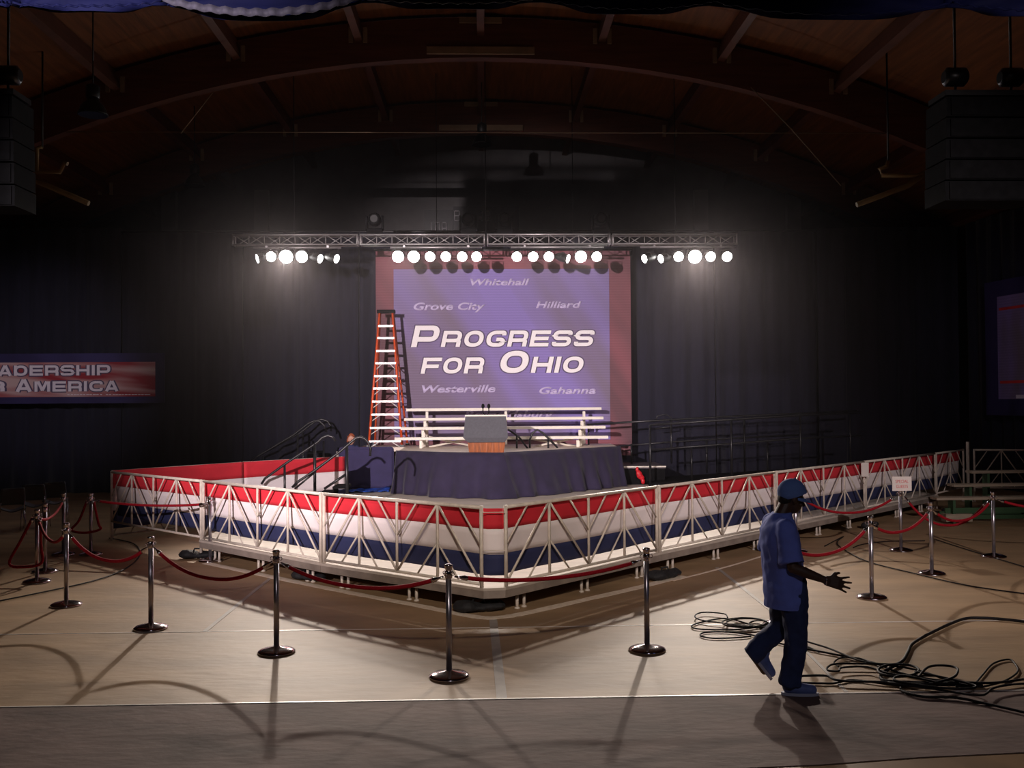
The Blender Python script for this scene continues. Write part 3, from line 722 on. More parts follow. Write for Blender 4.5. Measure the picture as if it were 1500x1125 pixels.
for i in range(3): drape((sidep[i].x, sidep[i].y), (sidep[i + 1].x, sidep[i + 1].y), .01, 7.1, ['navy side drape carrying the cut off right banner', 'navy side drape behind the bare right barrier', 'navy side drape nearest the camera on the right'][i], seed=60 + i)
dp = empty('drape_support', (0, 25.85, ZT), 'black pipe carrying the back row of drapes', 'pipe')
MB().tube([(-16.2, 25.75, ZT + .03), (12.4, 25.75, ZT + .03)], .03, 8).build('cross_pipe', M['black'], dp)
for x in (-9.6, -3.3, 3.3, 9.1): MB().tube([(x, 25.88, 0), (x, 25.88, ZT + .03)], .03, 8).build('upright_pipe', M['black'], dp)

# ================================================================== LIGHTING TRUSS
TY = 23.0
tr = empty('lighting_truss', (.1, TY, 6.12), 'long aluminium box truss carrying the stage lamps', 'truss')
tx = [-5.97, -2.94, .1, 3.12, 6.2]; tz0, tz1 = 6.13, 6.36; ty0, ty1 = TY - .12, TY + .12
for i in range(4):
    a_, b_ = tx[i] + .02, tx[i + 1] - .02
    mb = MB()
    for y in (ty0, ty1):
        for z in (tz0, tz1): mb.tube([(a_, y, z), (b_, y, z)], .022, 6)
    sec = mb.build('truss_section', M['alu'], tr)
    mb = MB()
    for x in (a_ + .02, b_ - .02):
        for y in (ty0, ty1): mb.tube([(x, y, tz0), (x, y, tz1)], .024, 6)
        for z in (tz0, tz1): mb.tube([(x, ty0, z), (x, ty1, z)], .02, 6)
    mb.build('end_frame', M['alu'], sec)
    N = 8; st = (b_ - a_ - .08) / N
    for k in range(N):
        x0_ = a_ + .04 + k * st; x1_ = x0_ + st
        zz = (tz1, tz0) if k % 2 == 0 else (tz0, tz1)
        MB().tube([(x0_, ty0, zz[0]), (x1_, ty0, zz[1])], .011, 5).tube([(x0_, ty1, zz[1]), (x1_, ty1, zz[0])], .011, 5).build('lattice_brace', M['alu'], sec)
        if k: MB().tube([(x0_, ty0, tz0), (x0_, ty0, tz1)], .011, 5).build('lattice_post', M['alu'], sec)
for x in (-4.5, .1, 4.7): MB().tube([(x, TY, 6.36), (x, TY, arc(x / 26, RA + 1).z)], .012, 5).build('chain', M['black'], tr)
bars = [(372, 500), (572, 706), (748, 884), (937, 1076)]
LZ = PY(700, 376, TY).z
BZ = PY(700, 363, TY).z
for k, (xa, xb) in enumerate(bars):
    A = PY(xa, 363, TY); B = PY(xb, 363, TY); r_ = empty('lamp_bar', ((A.x + B.x) / 2, TY, BZ), ['lamp bar under the left end of the truss', 'lamp bar left of centre under the truss', 'lamp bar right of centre under the truss', 'lamp bar under the right end of the truss'][k], 'lamp bar', 'lamp bars clamped under the truss')
    MB().tube([(A.x, TY - .06, BZ), (B.x, TY - .06, BZ)], .025, 8).build('bar', M['alu'], r_)
    for t in (.15, .85):
        x = A.x + (B.x - A.x) * t; MB().box((x, TY - .06, (BZ + tz0) / 2), (.05, .05, tz0 - BZ)).build('clamp', M['alu'], r_)
lamps = [(377, 't'), (397, 'n'), (419, 'h'), (442, 'h2'), (469, 't'), (493, 't'), (583, 'h2'), (606, 'h2'), (630, 'n'), (653, 'n'), (677, 'n'), (698, 'n'),
         (757, 'n'), (781, 'n'), (804, 'n'), (832, 't'), (851, 'h2'), (874, 'n'), (944, 't'), (968, 't'), (994, 'n'), (1018, 'h'), (1041, 'n'), (1065, 'n')]
ordn = ['first', 'second', 'third', 'fourth', 'fifth', 'sixth']
barn = ['left end', 'left centre', 'right centre', 'right end']
CANS = {}
def can(kind):
    """one lamp, face at the origin looking along -Y"""
    r = {'n': .115, 't': .10, 'h': .155, 'h2': .135}[kind]
    root = empty('stage_lamp', (0, 0, 0))
    R = Matrix.Rotation(PI / 2, 3, 'X')
    # body opens towards -Y
    MB().lathe([(r * 1.06, .0), (r * 1.08, -.03), (r * 1.05, -.20), (r * .7, -.30), (r * .4, -.34)], (0, 0, 0), 20, R).build('can', M['can'], root)
    MB().lathe([(r, .0), (r, .006), (r * .6, .014), (.004, .018)], (0, 0, 0), 24, R).build('lens', M['lens_hot'] if kind in ('h', 'h2') else M['lens'], root)
    mb = MB().tube([(-r * 1.15, .14, 0), (-r * 1.15, .14, r * 1.1), (0, .14, r * 1.25), (r * 1.15, .14, r * 1.1), (r * 1.15, .14, 0)], .01, 5); mb.build('yoke', M['can'], root)
    return root
for i, (px, kd) in enumerate(lamps):
    if kd not in CANS: o = CANS[kd] = can(kd)
    else: o = copy_tree(CANS[kd])
    p = PY(px, 376 if kd != 't' else 379, TY - .2); o.location = p
    side = -1 if px in (377, 944, 968) else 1
    tilt = math.radians(16)
    if kd == 't': o.rotation_euler = (tilt, 0, side * math.radians(66))
    else: o.rotation_euler = (tilt, 0, 0)
    tag(o, f"{ordn[i % 6]} lamp from the left on the {barn[i // 6]} lamp bar, " + ('turned aside' if kd == 't' else 'glaring white and largest' if kd == 'h' else 'glowing white'), 'lamp', 'stage lamps under the truss')
    dr = V((0, -1, 0)) if kd != 't' else V((side * -1 * -1, -.5, 0)).normalized()
    if kd == 't': dr = V((side * .9, -.4, 0)).normalized()
    e = {'n': 160, 't': 50, 'h': 2450, 'h2': 410}[kd]
    tgt_x = {0: -2.5, 1: -1, 2: .6, 3: 2.4}[i // 6]
    lp = p + dr * .06 + V((0, 0, -.01))
    if kd == 't': spot('lamp_light', lp, lp + V((side * 6, -6, -4)), e, 50, .6, (1, .93, .86), .1)
    else: spot('lamp_light', lp, (tgt_x, 8.0, 0), e * 1.25, 50, .95, (1, .86, .74), .09)

# moving heads on the truss
mh = None
for i, px in enumerate((549, 686, 739, 880)):
    p = PY(px, 342, TY)
    if mh is None:
        mh = o = empty('moving_head', (0, 0, 0))
        MB().box((0, 0, .07), (.36, .26, .12)).build('base', M['blackm'], o)
        y_ = MB().box((-.19, 0, .28), (.05, .16, .34)).box((.19, 0, .28), (.05, .16, .34)).box((0, 0, .13), (.4, .16, .04)); y_.build('yoke', M['blackm'], o)
        MB().lathe([(.10, -.17), (.15, -.1), (.16, .08), (.12, .17)], (0, 0, .36), 16, Matrix.Rotation(PI / 2, 3, 'X')).build('head', M['blackm'], o)
        MB().lathe([(.09, 0), (.09, .01)], (0, -.165, .36), 16, Matrix.Rotation(PI / 2, 3, 'X')).build('lens', M['can'], o)
    else: o = copy_tree(mh)
    o.location = (p.x, TY, tz1 + .02)
    tag(o, ['dark moving head light on the truss above the ladder', 'dark moving head light on the truss just left of centre', 'dark moving head light on the truss just right of centre', 'dark moving head light on the truss above the word Hilliard'][i], 'moving light', 'moving head lights on top of the truss')

hz = MB().box((0, 18.0, 4.85), (20, 11.5, 7.6)).build('haze', None)  # haze volume added to make the stage lamps glow
hm_ = bpy.data.materials.new('added_glow_haze'); hm_.use_nodes = True; nt = hm_.node_tree; nt.nodes.remove(nt.nodes['Principled BSDF'])
vs_ = nt.nodes.new('ShaderNodeVolumeScatter'); vs_.inputs['Color'].default_value = (1, .92, 1, 1); vs_.inputs['Density'].default_value = .0008; vs_.inputs['Anisotropy'].default_value = .72
nt.links.new(vs_.outputs[0], nt.nodes['Material Output'].inputs['Volume']); hz.data.materials.append(hm_)
tag(hz, 'thin haze added for the glow round the stage lamps', 'haze', kind='stuff')

# ================================================================== SCOREBOARD
sb = empty('scoreboard', (PY(690, 340, 30.7).x, 30.8, PY(690, 343, 30.7).z), 'dark scoreboard with unlit grey digits on the back wall', 'scoreboard')
def sbx(xa, xb, ya, yb, Y, name, m, par=sb):
    a_ = PY(xa, ya, Y); b_ = PY(xb, yb, Y); return MB().box(((a_.x + b_.x) / 2, Y, (a_.z + b_.z) / 2), (b_.x - a_.x, .12, a_.z - b_.z)).build(name, m, par)
sbx(622, 664, 308, 350, 30.75, 'side_cabinet', M['black']); sbx(664, 760, 303, 348, 30.75, 'main_cabinet', M['black'])
SEG = [((0, 1), (1, 1)), ((0, .5), (1, .5)), ((0, 0), (1, 0)), ((0, 0), (0, 1)), ((1, 0), (1, 1))]
def digit(x, y, w, h, segs=(0, 1, 2, 3, 4)):
    mb = MB()
    for k in segs:
        (a0, b0), (a1, b1) = SEG[k]
        mb.tube([PY(x + a0 * w, y - b0 * h, 30.66), PY(x + a1 * w, y - b1 * h, 30.66)], .018, 4)
    mb.build('digit', M['digit'], sb)
digit(666, 323, 7, 14); digit(703, 323, 4, 14, (0, 1, 2, 4)); digit(711, 323, 6, 14); digit(632, 343, 1, 17, (3,)); digit(638, 343, 6, 17, (0, 3, 4)); digit(648, 343, 6, 17)

# ================================================================== HALL FITTINGS OVERHEAD
hb = None; pend = []
for i, (px, py, Y, lab) in enumerate(((136, 168, 17.5, 'large dark pendant hall lamp hanging at the upper left'), (706, 212, 24.3, 'pendant hall lamp hanging at the centre below the arches'), (285, 272, 24.6, 'small pendant hall lamp left of the truss above the drapes'))):
    p = PY(px, py, Y)
    if hb is None:
        hb = o = empty('pendant_lamp', (0, 0, 0))
        MB().lathe([(.27, 0), (.26, .02), (.2, .16), (.11, .26), (.1, .3)], (0, 0, 0), 20).build('lamp_shade', M['can'], o)
        MB().lathe([(.25, 0), (.2, .01), (.1, .02), (.02, .022)], (0, 0, -.012), 20).build('reflector', M['refl'], o)
        MB().lathe([(.1, .3), (.12, .32), (.12, .52), (.05, .56)], (0, 0, 0), 14).build('ballast_housing', M['can'], o)
        MB().tube([(0, 0, .55), (0, 0, 1.0)], .012, 5).build('cord', M['can'], o)
    else: o = copy_tree(hb)
    o.location = p; tag(o, lab, 'lamp', 'pendant hall lamps')
    top = arc(math.asin(p.x / 26.6), RA + 1.0).z
    pend.append((o, p, top))
for o, p, top in pend:
    WO[o.name] = V(p); MB().tube([(p.x, p.y, p.z + .98), (p.x, p.y, top)], .014, 5).build('cord_extension', M['can'], o)
# navy swags along the top
sx = [-20, 28, 245, 530, 795, 1040, 1385, 1620]; lowy = [16, 24, 37, 19, 27, 35, 30]; pky = [10, 12, 8, 4, 3, 8, 11, 9]
slab_ = ['swag at the top left corner of the picture', 'second swag from the top left corner', 'swag with a pale lace edge, left of centre', 'swag above the arch centre', 'swag right of the arch centre', 'deep swag at the upper right', 'swag at the top right corner above the speakers']
SWY = 9.0
for i in range(7):
    A, B = PY(sx[i], pky[i], SWY), PY(sx[i + 1], pky[i + 1], SWY)
    low = PY((sx[i] + sx[i + 1]) / 2, lowy[i], SWY).z
    r_ = empty('fabric_swag', ((A.x + B.x) / 2, SWY, A.z), 'navy fabric ' + slab_[i], 'swag', 'navy swags across the top of the hall')
    def zb(u): 
        zl = A.z + (B.z - A.z) * u; return zl - (zl - low) * math.sin(PI * u) ** .8
    def fn(u, v):
        z = zb(u); zz = z + (A.z + .9 - z) * v
        return (A.x + (B.x - A.x) * u, SWY + .05 * math.sin(v * 22 - 6 * math.sin(PI * u)) - .12 * math.sin(PI * u), zz)
    solid(MB().grid(fn, 24, 16).build('swag_cloth', M['swag'], r_), .01, 0)
    def fn2(u, v):
        z = zb(u); return (A.x + (B.x - A.x) * u, SWY - .13 - .02 * math.sin(u * 80) - .12 * math.sin(PI * u), z - .015 + (.07 if i == 2 else .02) * v)
    solid(MB().grid(fn2, 60, 1).build('lace_edge', M['lace'] if i in (2, 3) else M['swag'], r_), .006, 0)
tag(MB().tube([(-5.5, SWY, 7.05), (6.5, SWY, 7.05)], .05, 8).build('swag_pipe', M['black'], org=(0, SWY, 7.05)), 'black pipe above the frame carrying the navy swags', 'pipe')
# speaker arrays
def speakers(xa, xb, ya, yb, Y, n_, lab):
    a_ = PY(xa, ya, Y); b_ = PY(xb, yb, Y); r_ = empty('speaker_array', ((a_.x + b_.x) / 2, Y, b_.z), lab, 'loudspeaker', 'hanging loudspeaker arrays')
    h = (a_.z - b_.z) / n_
    for k in range(n_):
        z = b_.z + h * (k + .5); c = MB().box(((a_.x + b_.x) / 2, Y + .3 + .02 * (n_ - k), z), (b_.x - a_.x, .6, h * .94)).build('speaker_cabinet', M['blackm'], r_)
        MB().box(((a_.x + b_.x) / 2, Y - .01 + .02 * (n_ - k), z), ((b_.x - a_.x) * .92, .02, h * .84)).build('grille', M['blackm'], c)
    MB().box(((a_.x + b_.x) / 2, Y + .3, a_.z + .06), (b_.x - a_.x, .5, .07)).build('rigging_frame', M['black'], r_)
    for t in (.2, .8):
        x = a_.x + (b_.x - a_.x) * t; z = a_.z + .35
        MB().lathe([(.08, -.16), (.13, -.12), (.13, .12), (.08, .16)], (x, Y + .3, z), 12, Matrix.Rotation(PI / 2, 3, 'Y')).build('chain_hoist', M['black'], r_)
        MB().tube([(x, Y + .3, a_.z + .06), (x, Y + .3, arc(math.asin(min(.9, abs(x) / 26.6)), RA + 1).z)], .02, 6).build('chain', M['black'], r_)
speakers(1388, 1530, 140, 292, 12.5, 5, 'black loudspeaker array hanging at the upper right')
speakers(-90, 16, 138, 300, 12.5, 5, 'black loudspeaker array cut off by the left edge')
# folded basketball backstops
def backstop(pts_list, lab, Y):
    r_ = empty('basketball_backstop', tuple(PY(*pts_list[0][0], Y)), lab, 'backstop', 'folded up basketball backstops')
    for pl, rr in zip(pts_list, (.045, .04, .055, .03)):
        MB().tube([PY(x, y, Y) if len((x, y)) == 2 else 0 for x, y in pl], rr, 8).build('frame_tube', M['yellow'], r_)
    p = PY(*pts_list[0][0], Y); MB().tube([p, (p.x, Y, arc(math.asin(min(.9, abs(p.x) / 26.6)), RA + 1).z)], .02, 5).build('hanger_cable', M['can'], r_)
    return r_
backstop([[(62, 215), (54, 217), (54, 252), (88, 252), (94, 238), (99, 240)], [(32, 245), (20, 236), (20, 228), (32, 226), (40, 230)], [(18, 254), (60, 268), (130, 298)]], 'ochre folded basketball backstop frame at the upper left', 19.5)
backstop([[(1301, 236), (1299, 244), (1288, 248), (1292, 257), (1345, 257), (1386, 240)], [(1386, 217), (1380, 228), (1388, 236)], [(1380, 236), (1330, 272), (1255, 300)]], 'ochre folded basketball backstop frame at the upper right', 19.5)

# ================================================================== HANDRAILS, STAIRS, RAMP
def stairs(name, x0, x1, y0, y1, zs, zt, n_, lab):
    r_ = empty(name, ((x0 + x1) / 2, (y0 + y1) / 2, zs), lab, 'stairs')
    for k in range(n_):
        z = zs + (zt - zs) * (k + 1) / n_; xa = x0 + (x1 - x0) * k / n_; xb = x0 + (x1 - x0) * (k + 1) / n_
        MB().box(((xa + xb) / 2, (y0 + y1) / 2, z - .02), (abs(xb - xa) + .02, abs(y1 - y0), .04)).build('tread', M['blackm'], r_)
        MB().box((xa, (y0 + y1) / 2, (z + zs) / 2 - .02), (.02, abs(y1 - y0) - .04, z - zs - .04)).build('riser', M['blackm'], r_)
    return r_
def rail(par, pl, Y, r=.024, name='handrail', m='black'):
    return MB().tube([PY(x, y, Y) for x, y in pl], r, 8).build(name, M[m], par)
def rpost(par, px, py, Y, z0, r=.024):
    p = PY(px, py, Y); return MB().tube([(p.x, Y, z0), (p.x, Y, p.z)], r, 8).build('post', M['black'], par)
s1 = stairs('access_stairs', PY(430, 712, 18.4).x, PY(508, 700, 18.4).x, 18.33, 18.97, DK, .75, 4, 'black steps with hooped handrails in front of the navy board')
rail(s1, [(428, 714), (436, 706), (460, 690), (500, 660), (515, 647), (521, 642), (528, 640), (535, 643), (540, 649), (543, 657), (542, 668)], 18.3)
rail(s1, [(475, 716), (508, 694)], 18.3); rpost(s1, 508, 655, 18.3, DK, .03)
rail(s1, [(432, 716), (461, 692)], 18.35, .018)
rail(s1, [(383, 709), (388, 701), (420, 678), (465, 648), (472, 641), (480, 638), (487, 640), (492, 646)], 19.0)
rpost(s1, 461, 650, 19.0, DK, .03); rpost(s1, 417, 681, 19.0, DK)
s2 = stairs('rear_stairs', PY(372, 700, 24.6).x, PY(470, 680, 24.6).x, 24.2, 25.1, .01, 1.1, 6, 'dim rear steps with hooped handrails against the left drapes')
rail(s2, [(366, 676), (378, 668), (430, 637), (452, 620), (460, 616.5), (468, 617), (475, 623), (478, 633)], 24.2)
rail(s2, [(378, 668), (440, 634), (462, 617), (471, 614), (480, 617), (485, 625), (485, 632)], 25.1)
for px, py in ((436, 636), (474, 646)): rpost(s2, px, py, 24.2, .01)
rpost(s2, 444, 633, 25.1, .01); rpost(s2, 385, 668, 24.2, .01)
s3 = empty('folded_handrail', tuple(PY(787, 655, 22.6)[:2]) + (SZ,), 'curved black stair rails lying behind the lectern to its right', 'handrail')
rail(s3, [(744, 629), (760, 640), (773, 657)], 22.6); rail(s3, [(776, 656), (776, 644), (780, 634), (787, 629.5), (795, 634), (805, 644), (817, 656)], 22.6)
rpost(s3, 757, 638, 22.6, SZ); rpost(s3, 803, 643, 22.6, SZ)
# ramp
rp = empty('access_ramp', tuple(PY(1100, 690, 23.3)[:2]) + (DK,), 'long black railed ramp climbing right of the stage', 'ramp')
RY0, RY1 = 22.75, 24.1
A = PY(953, 707, RY0); B = PY(1255, 681, RY0)
za, zbb = .38, .66
vs = []
for (x, z) in ((A.x, za), (B.x, zbb)):
    for y in (RY0, RY1):
        for dz in (0, -.07): vs.append((x, y, z + dz))
MB().add(vs, [(0, 2, 6, 4), (1, 5, 7, 3), (0, 4, 5, 1), (2, 3, 7, 6), (0, 1, 3, 2), (4, 6, 7, 5)]).build('ramp_surface', M['blackm'], rp)
lx0, lx1 = PY(914, 684, 23.2).x, PY(976, 684, 23.2).x
land = MB().box(((lx0 + lx1) / 2, 24.0, .72), (lx1 - lx0, 1.5, .06)).build('landing', mat('grey_ramp_deck', (.10, .08, .09), .6), rp)
MB().box(((lx0 + lx1) / 2, 23.24, .735), (lx1 - lx0, .02, .03)).build('landing_nosing', M['ivory'], rp)
MB().box(((lx0 + lx1) / 2, 23.28, .5), (lx1 - lx0 - .04, .03, .4)).build('landing_skirt', M['blackm'], rp)
rail(rp, [(953, 622.5), (1073, 614.5), (1172, 608), (1262, 604)], RY0, .028); rail(rp, [(953, 659), (1071, 650), (1172, 642), (1262, 638)], RY0)
for px, t in ((952, 622), (1013, 655), (1071, 614), (1124, 647), (1172, 607), (1245, 605)):
    x = PY(px, 640, RY0).x; f_ = (x - A.x) / (B.x - A.x); rpost(rp, px, t, RY0, DK if px < 960 else za + (zbb - za) * f_, .03 if px in (952, 1071, 1172) else .022)
rail(rp, [(860, 622), (981, 615), (1070, 610), (1172, 606), (1255, 602)], RY1, .026); rail(rp, [(903, 654), (980, 647.5), (1072, 642), (1172, 637)], RY1, .022)
for px, t in ((862, 622), (925, 650), (983, 614), (1035, 646), (1090, 610), (1172, 606)): 
    x = PY(px, 640, RY1).x; rpost(rp, px, t, RY1, SZ if px < 900 else .75 if px < 990 else .5, .026)
rail(rp, [(960, 618), (963, 609), (975, 607), (984, 612), (984, 625), (960, 628)], 24.7, .016)
gp = PY(937, 690, 23.05)
mb = MB()
tag(remesh.__call__(MB().ball((0, 0, .1), (.08, .06, .11)).ball((.07, 0, .04), (.06, .05, .06)).ball((-.05, 0, .22), (.045, .04, .07)).ball((.09, 0, -.06), (.045, .04, .07)), 'bag_body', M['redbag'], empty('plastic_bag', (0, 0, 0)), .02, 2, .02)) and None
pbag = bpy.data.objects['plastic_bag']; pbag.location = (gp.x, 23.12, .30 + .14 + .01); tag(pbag, 'small crumpled red plastic bag by the ramp landing', 'bag')

# ================================================================== SIDE BLEACHER (right)
sbk = empty('side_bleacher', tuple(PY(1440, 745, 18)[:2]) + (.01,), 'weathered low bench bleacher by the bare barrier at the right edge', 'bleacher')
M['grey_wood'] = mat('weathered_plank', (.34, .27, .20), .6, var=.25, scale=2, stretch=(1, 8, 8))
M['green'] = mat('dark_green_frame', (.03, .08, .03), .6)
brow = [(17.6, 1372, 731), (18.25, 1397, 711.5), (18.9, 1424, 692)]
for Y, px, py in brow:
    p = PY(px, py, Y); L = 4.2; MB().box((p.x + L / 2, Y + .13, p.z), (L, .27, .045)).build('bench_plank', M['grey_wood'], sbk)
    for k in (.35, 2.0, 3.6): MB().box((p.x + k, Y + .13, (p.z - .02) / 2 + .004), (.05, .2, p.z - .03)).build('leg', M['green'], sbk)
p = PY(1384, 745, 17.75); MB().box((p.x + 1.95, 17.75, .24), (3.9, .04, .1)).build('cross_member', M['green'], sbk); MB().box((p.x + .2, 17.7, .12), (.5, .2, .14)).build('foot_block', M['grey_wood'], sbk)
for dy in (.3, .9): MB().box((p.x + 2.2, 17.6 + dy, .1), (4.0, .05, .08)).build('floor_runner', M['green'], sbk)

# ================================================================== STANCHIONS AND ROPES
st0 = empty('stanchion', (0, 0, 0))
MB().lathe([(.17, 0), (.175, .008), (.17, .02), (.15, .032), (.10, .045), (.04, .055), (.026, .062)], (0, 0, 0), 32).build('base', M['chrome'], st0)
MB().lathe([(.0255, .055), (.0255, .86)], (0, 0, 0), 16).build('pole', M['pole'], st0)
MB().lathe([(.030, .84), (.032, .845), (.032, .90), (.030, .905)], (0, 0, 0), 16).build('rope_collar', M['chrome'], st0)
MB().lathe([(.0255, .90), (.030, .915), (.036, .945), (.036, .955), (.02, .962)], (0, 0, 0), 16).build('cap', M['chrome'], st0)
for k in range(4):
    a = PI / 4 + k * PI / 2; c = V((.045 * math.cos(a), .045 * math.sin(a), .88)); ring = [c + V((math.cos(a) * .016 * math.cos(t), math.sin(a) * .016 * math.cos(t), .016 * math.sin(t))) for t in [2 * PI * j / 8 for j in range(8)]]
    MB().tube(ring, .004, 5, closed=True).build('hook_eye', M['chrome'], st0)
SP = {'A': (658, 992, 'chrome stanchion nearest the camera, in front of the platform corner'), 'B': (405, 956, 'chrome stanchion second from left in the front row'),
      'C': (948, 953, 'chrome stanchion right of the corner, left of the cable coils'), 'D': (221, 921, 'chrome stanchion at the left end of the beige front area'),
      'E': (97, 887, 'tall looking chrome stanchion near the left edge, with a taller one behind'), 'F': (54, 853, 'leftmost chrome stanchion, in the dark'),
      'G': (66, 838, 'dark stanchion just behind the leftmost one'), 'H': (93, 813, 'dim stanchion standing directly behind the near left edge one'),
      'I': (133, 813, 'dim stanchion left of the barrier end with ropes folded down'), 'J': (308, 822, 'stanchion beside the sandbag at the left barrier joint'),
      'K': (1277, 876, 'chrome stanchion just right of the pointing hand'), 'L': (1365, 841, 'chrome stanchion between the man and the right edge'),
      'M': (1320, 807, 'chrome stanchion carrying the guest card'), 'N': (1456, 816, 'rightmost chrome stanchion beside the bench planks'),
      'O': (1142, 916, 'stanchion hidden behind the man, its base beside the cable coils'), 'P': (1166, 808, 'stanchion behind the man with its top just above his cap')}
S = {}
for k, (px, py, lab) in SP.items():
    o = st0 if k == 'A' else copy_tree(st0); p = PZ(px, py, .006); o.location = (p.x, p.y, .007); o.rotation_euler = (0, 0, random.uniform(0, 1.2))
    tag(o, lab, 'stanchion', 'chrome rope stanchions'); S[k] = V((p.x, p.y, 0))
def velvet(a, b, dip, lab, shape=None, z=.855):
    A = a + V((0, 0, z)); B = b + V((0, 0, z)); d = (B - A); d.z = 0; dn = d.normalized(); A = A + dn * .055; B = B - dn * .055
    r_ = empty('velvet_rope', tuple((A + B) / 2 - V((0, 0, dip))), lab, 'rope', 'red velvet barrier ropes')
    pts = []
    N = 22
    for k in range(N + 1):
        t = k / N; q = A.lerp(B, t); q.z -= dip * (1 - abs(2 * t - 1) ** 2.2); pts.append(q)
    MB().tube(pts[1:-1], .019, 8).build('rope', M['rope'], r_)
    for e, n1 in ((pts[0], pts[1]), (pts[-1], pts[-2])):
        MB().tube([e, e.lerp(n1, .6), n1, n1 + (n1 - e) * .35], [.008, .012, .023, .023], 8).build('end_ferrule', M['chrome'], r_)
velvet(S['A'], S['B'], .16, 'sagging red rope between the two nearest left stanchions')
velvet(S['A'], S['C'], .09, 'nearly straight red rope across the platform corner')
velvet(S['B'], S['D'], .24, 'sagging red rope in front of the left barrier')
velvet(S['D'], S['E'], .23, 'dark red rope at the left between the tall looking pair')
velvet(S['E'], S['F'], .20, 'dark short rope joining the two leftmost stanchions')
velvet(S['F'], S['H'], .12, 'dark red rope rising to the back stanchion at the left')
velvet(S['I'], S['J'], .05, 'nearly straight red rope in front of the leftmost barrier')
velvet(S['K'], S['O'], .22, 'dark red rope running behind the man to the right stanchion')
velvet(S['K'], S['L'], .17, 'dark red rope just beyond the pointing hand')
velvet(S['L'], S['N'], .22, 'dark red rope in front of the bench planks')
velvet(S['P'], S['M'], .26, 'bright red rope from behind the cap to the guest card')
velvet(S['M'], S['N'], .42, 'bright red deeply sagging rope right of the guest card')
e = PZ(1640, 826, 0); velvet(S['N'], V((e.x, e.y, 0)), .12, 'red rope leaving the picture at the right edge')
def hangrope(s, dx1, dx2, low, lab):
    r_ = empty('velvet_rope', (s.x, s.y, low), lab, 'rope', 'red velvet barrier ropes'); N = 24; pts = []
    a = s + V((-.05, -.02, .855)); b = s + V((.05, -.02, .855))
    ctrl = [a, s + V((dx1 * .6, -.03, .55)), s + V((dx1, -.04, low + .04)), s + V(((dx1 + dx2) / 2, -.05, low)), s + V((dx2, -.04, low + .05)), s + V((dx2 * .8, -.03, .5)), b]
    for i in range(len(ctrl) - 1):
        p0_, p1_, p2_, p3_ = ctrl[max(0, i - 1)], ctrl[i], ctrl[i + 1], ctrl[min(len(ctrl) - 1, i + 2)]
        for k in range(5):
            t = k / 5; pts.append(.5 * ((2 * p1_) + (-p0_ + p2_) * t + (2 * p0_ - 5 * p1_ + 4 * p2_ - p3_) * t * t + (-p0_ + 3 * p1_ - 3 * p2_ + p3_) * t ** 3))
    pts.append(b); MB().tube(pts, .019, 8).build('rope', M['rope'], r_)
    for q in (a, b): MB().tube([q, q + V((0, 0, -.06))], .022, 8).build('end_ferrule', M['chrome'], r_)
hangrope(S['I'], -.28, .16, .36, 'unhooked rope folded down on the dim stanchion left of the barrier')
hangrope(S['F'], -.34, .08, .22, 'unhooked rope hanging in a loop off the leftmost stanchion')
# card on stanchion M
p = S['M']; gc = empty('guest_card', (p.x, p.y - .06, .93), 'white card reading special guests on top of a stanchion', 'sign')
MB().box((p.x, p.y - .06, 1.045), (.30, .006, .22)).build('card', M['paper'], gc)
MB().tube([(p.x, p.y - .05, .93), (p.x, p.y - .05, 1.0)], .01, 6).build('card_clip', M['chrome'], gc)
font_text('SPECIAL', V((p.x - .10, p.y - .066, 1.06)), EX, EZ, .048, .20, 0, 'lettering', M['pink'], gc, V((0, 0, 0)), .0)
font_text('GUESTS', V((p.x - .09, p.y - .066, .98)), EX, EZ, .048, .18, 0, 'lettering', M['pink'], gc, V((0, 0, 0)), .0)
p = PY(1267, 688, 17.5); tag(MB().box(p, (.14, .008, .26), math.radians(0)).build('notice_card', M['paper'], org=tuple(p)), 'small grey card taped on the right barrier post', 'card')

# ------------------------------------------------------------------ sandbags
def sandbag(px, py, s, lab, rz=0):
    p = PZ(px, py, 0); r_ = empty('sandbag', (0, 0, 0))
    mb = MB().ball((-.13 * s, 0, .06 * s), (.17 * s, .13 * s, .065 * s)).ball((.14 * s, .03, .055 * s), (.17 * s, .12 * s, .06 * s)).ball((0, 0, .05 * s), (.12 * s, .11 * s, .05 * s))
    remesh(mb, 'bag_body', M['sand'], r_, .018, 2, .02)
    MB().tube([(-.07 * s, 0, .1 * s), (-.05 * s, 0, .15 * s), (.05 * s, 0, .15 * s), (.07 * s, 0, .1 * s)], .012, 6).build('handle', M['sand'], r_)
    r_.location = (p.x, p.y, .01); r_.rotation_euler = (0, 0, rz); tag(r_, lab, 'sandbag', 'black sandbags at the barrier joints')
sandbag(701, 897, 1.0, 'black sandbag at the front corner of the platform', .1)
sandbag(450, 851, .95, 'black sandbag under the joint left of the corner', -.7)
sandbag(290, 819, 1.0, 'black sandbag below the far left barrier joint', 0)
sandbag(974, 849, 1.0, 'black sandbag under the joint right of the corner', .6)
sandbag(1127, 806, .9, 'black sandbag just left of the man at the barrier joint', .7)
sandbag(1276, 774, .9, 'black sandbag behind the stanchion right of the man', .7)
sandbag(1392, 752, .9, 'black sandbag at the end of the low platform near the benches', .7)

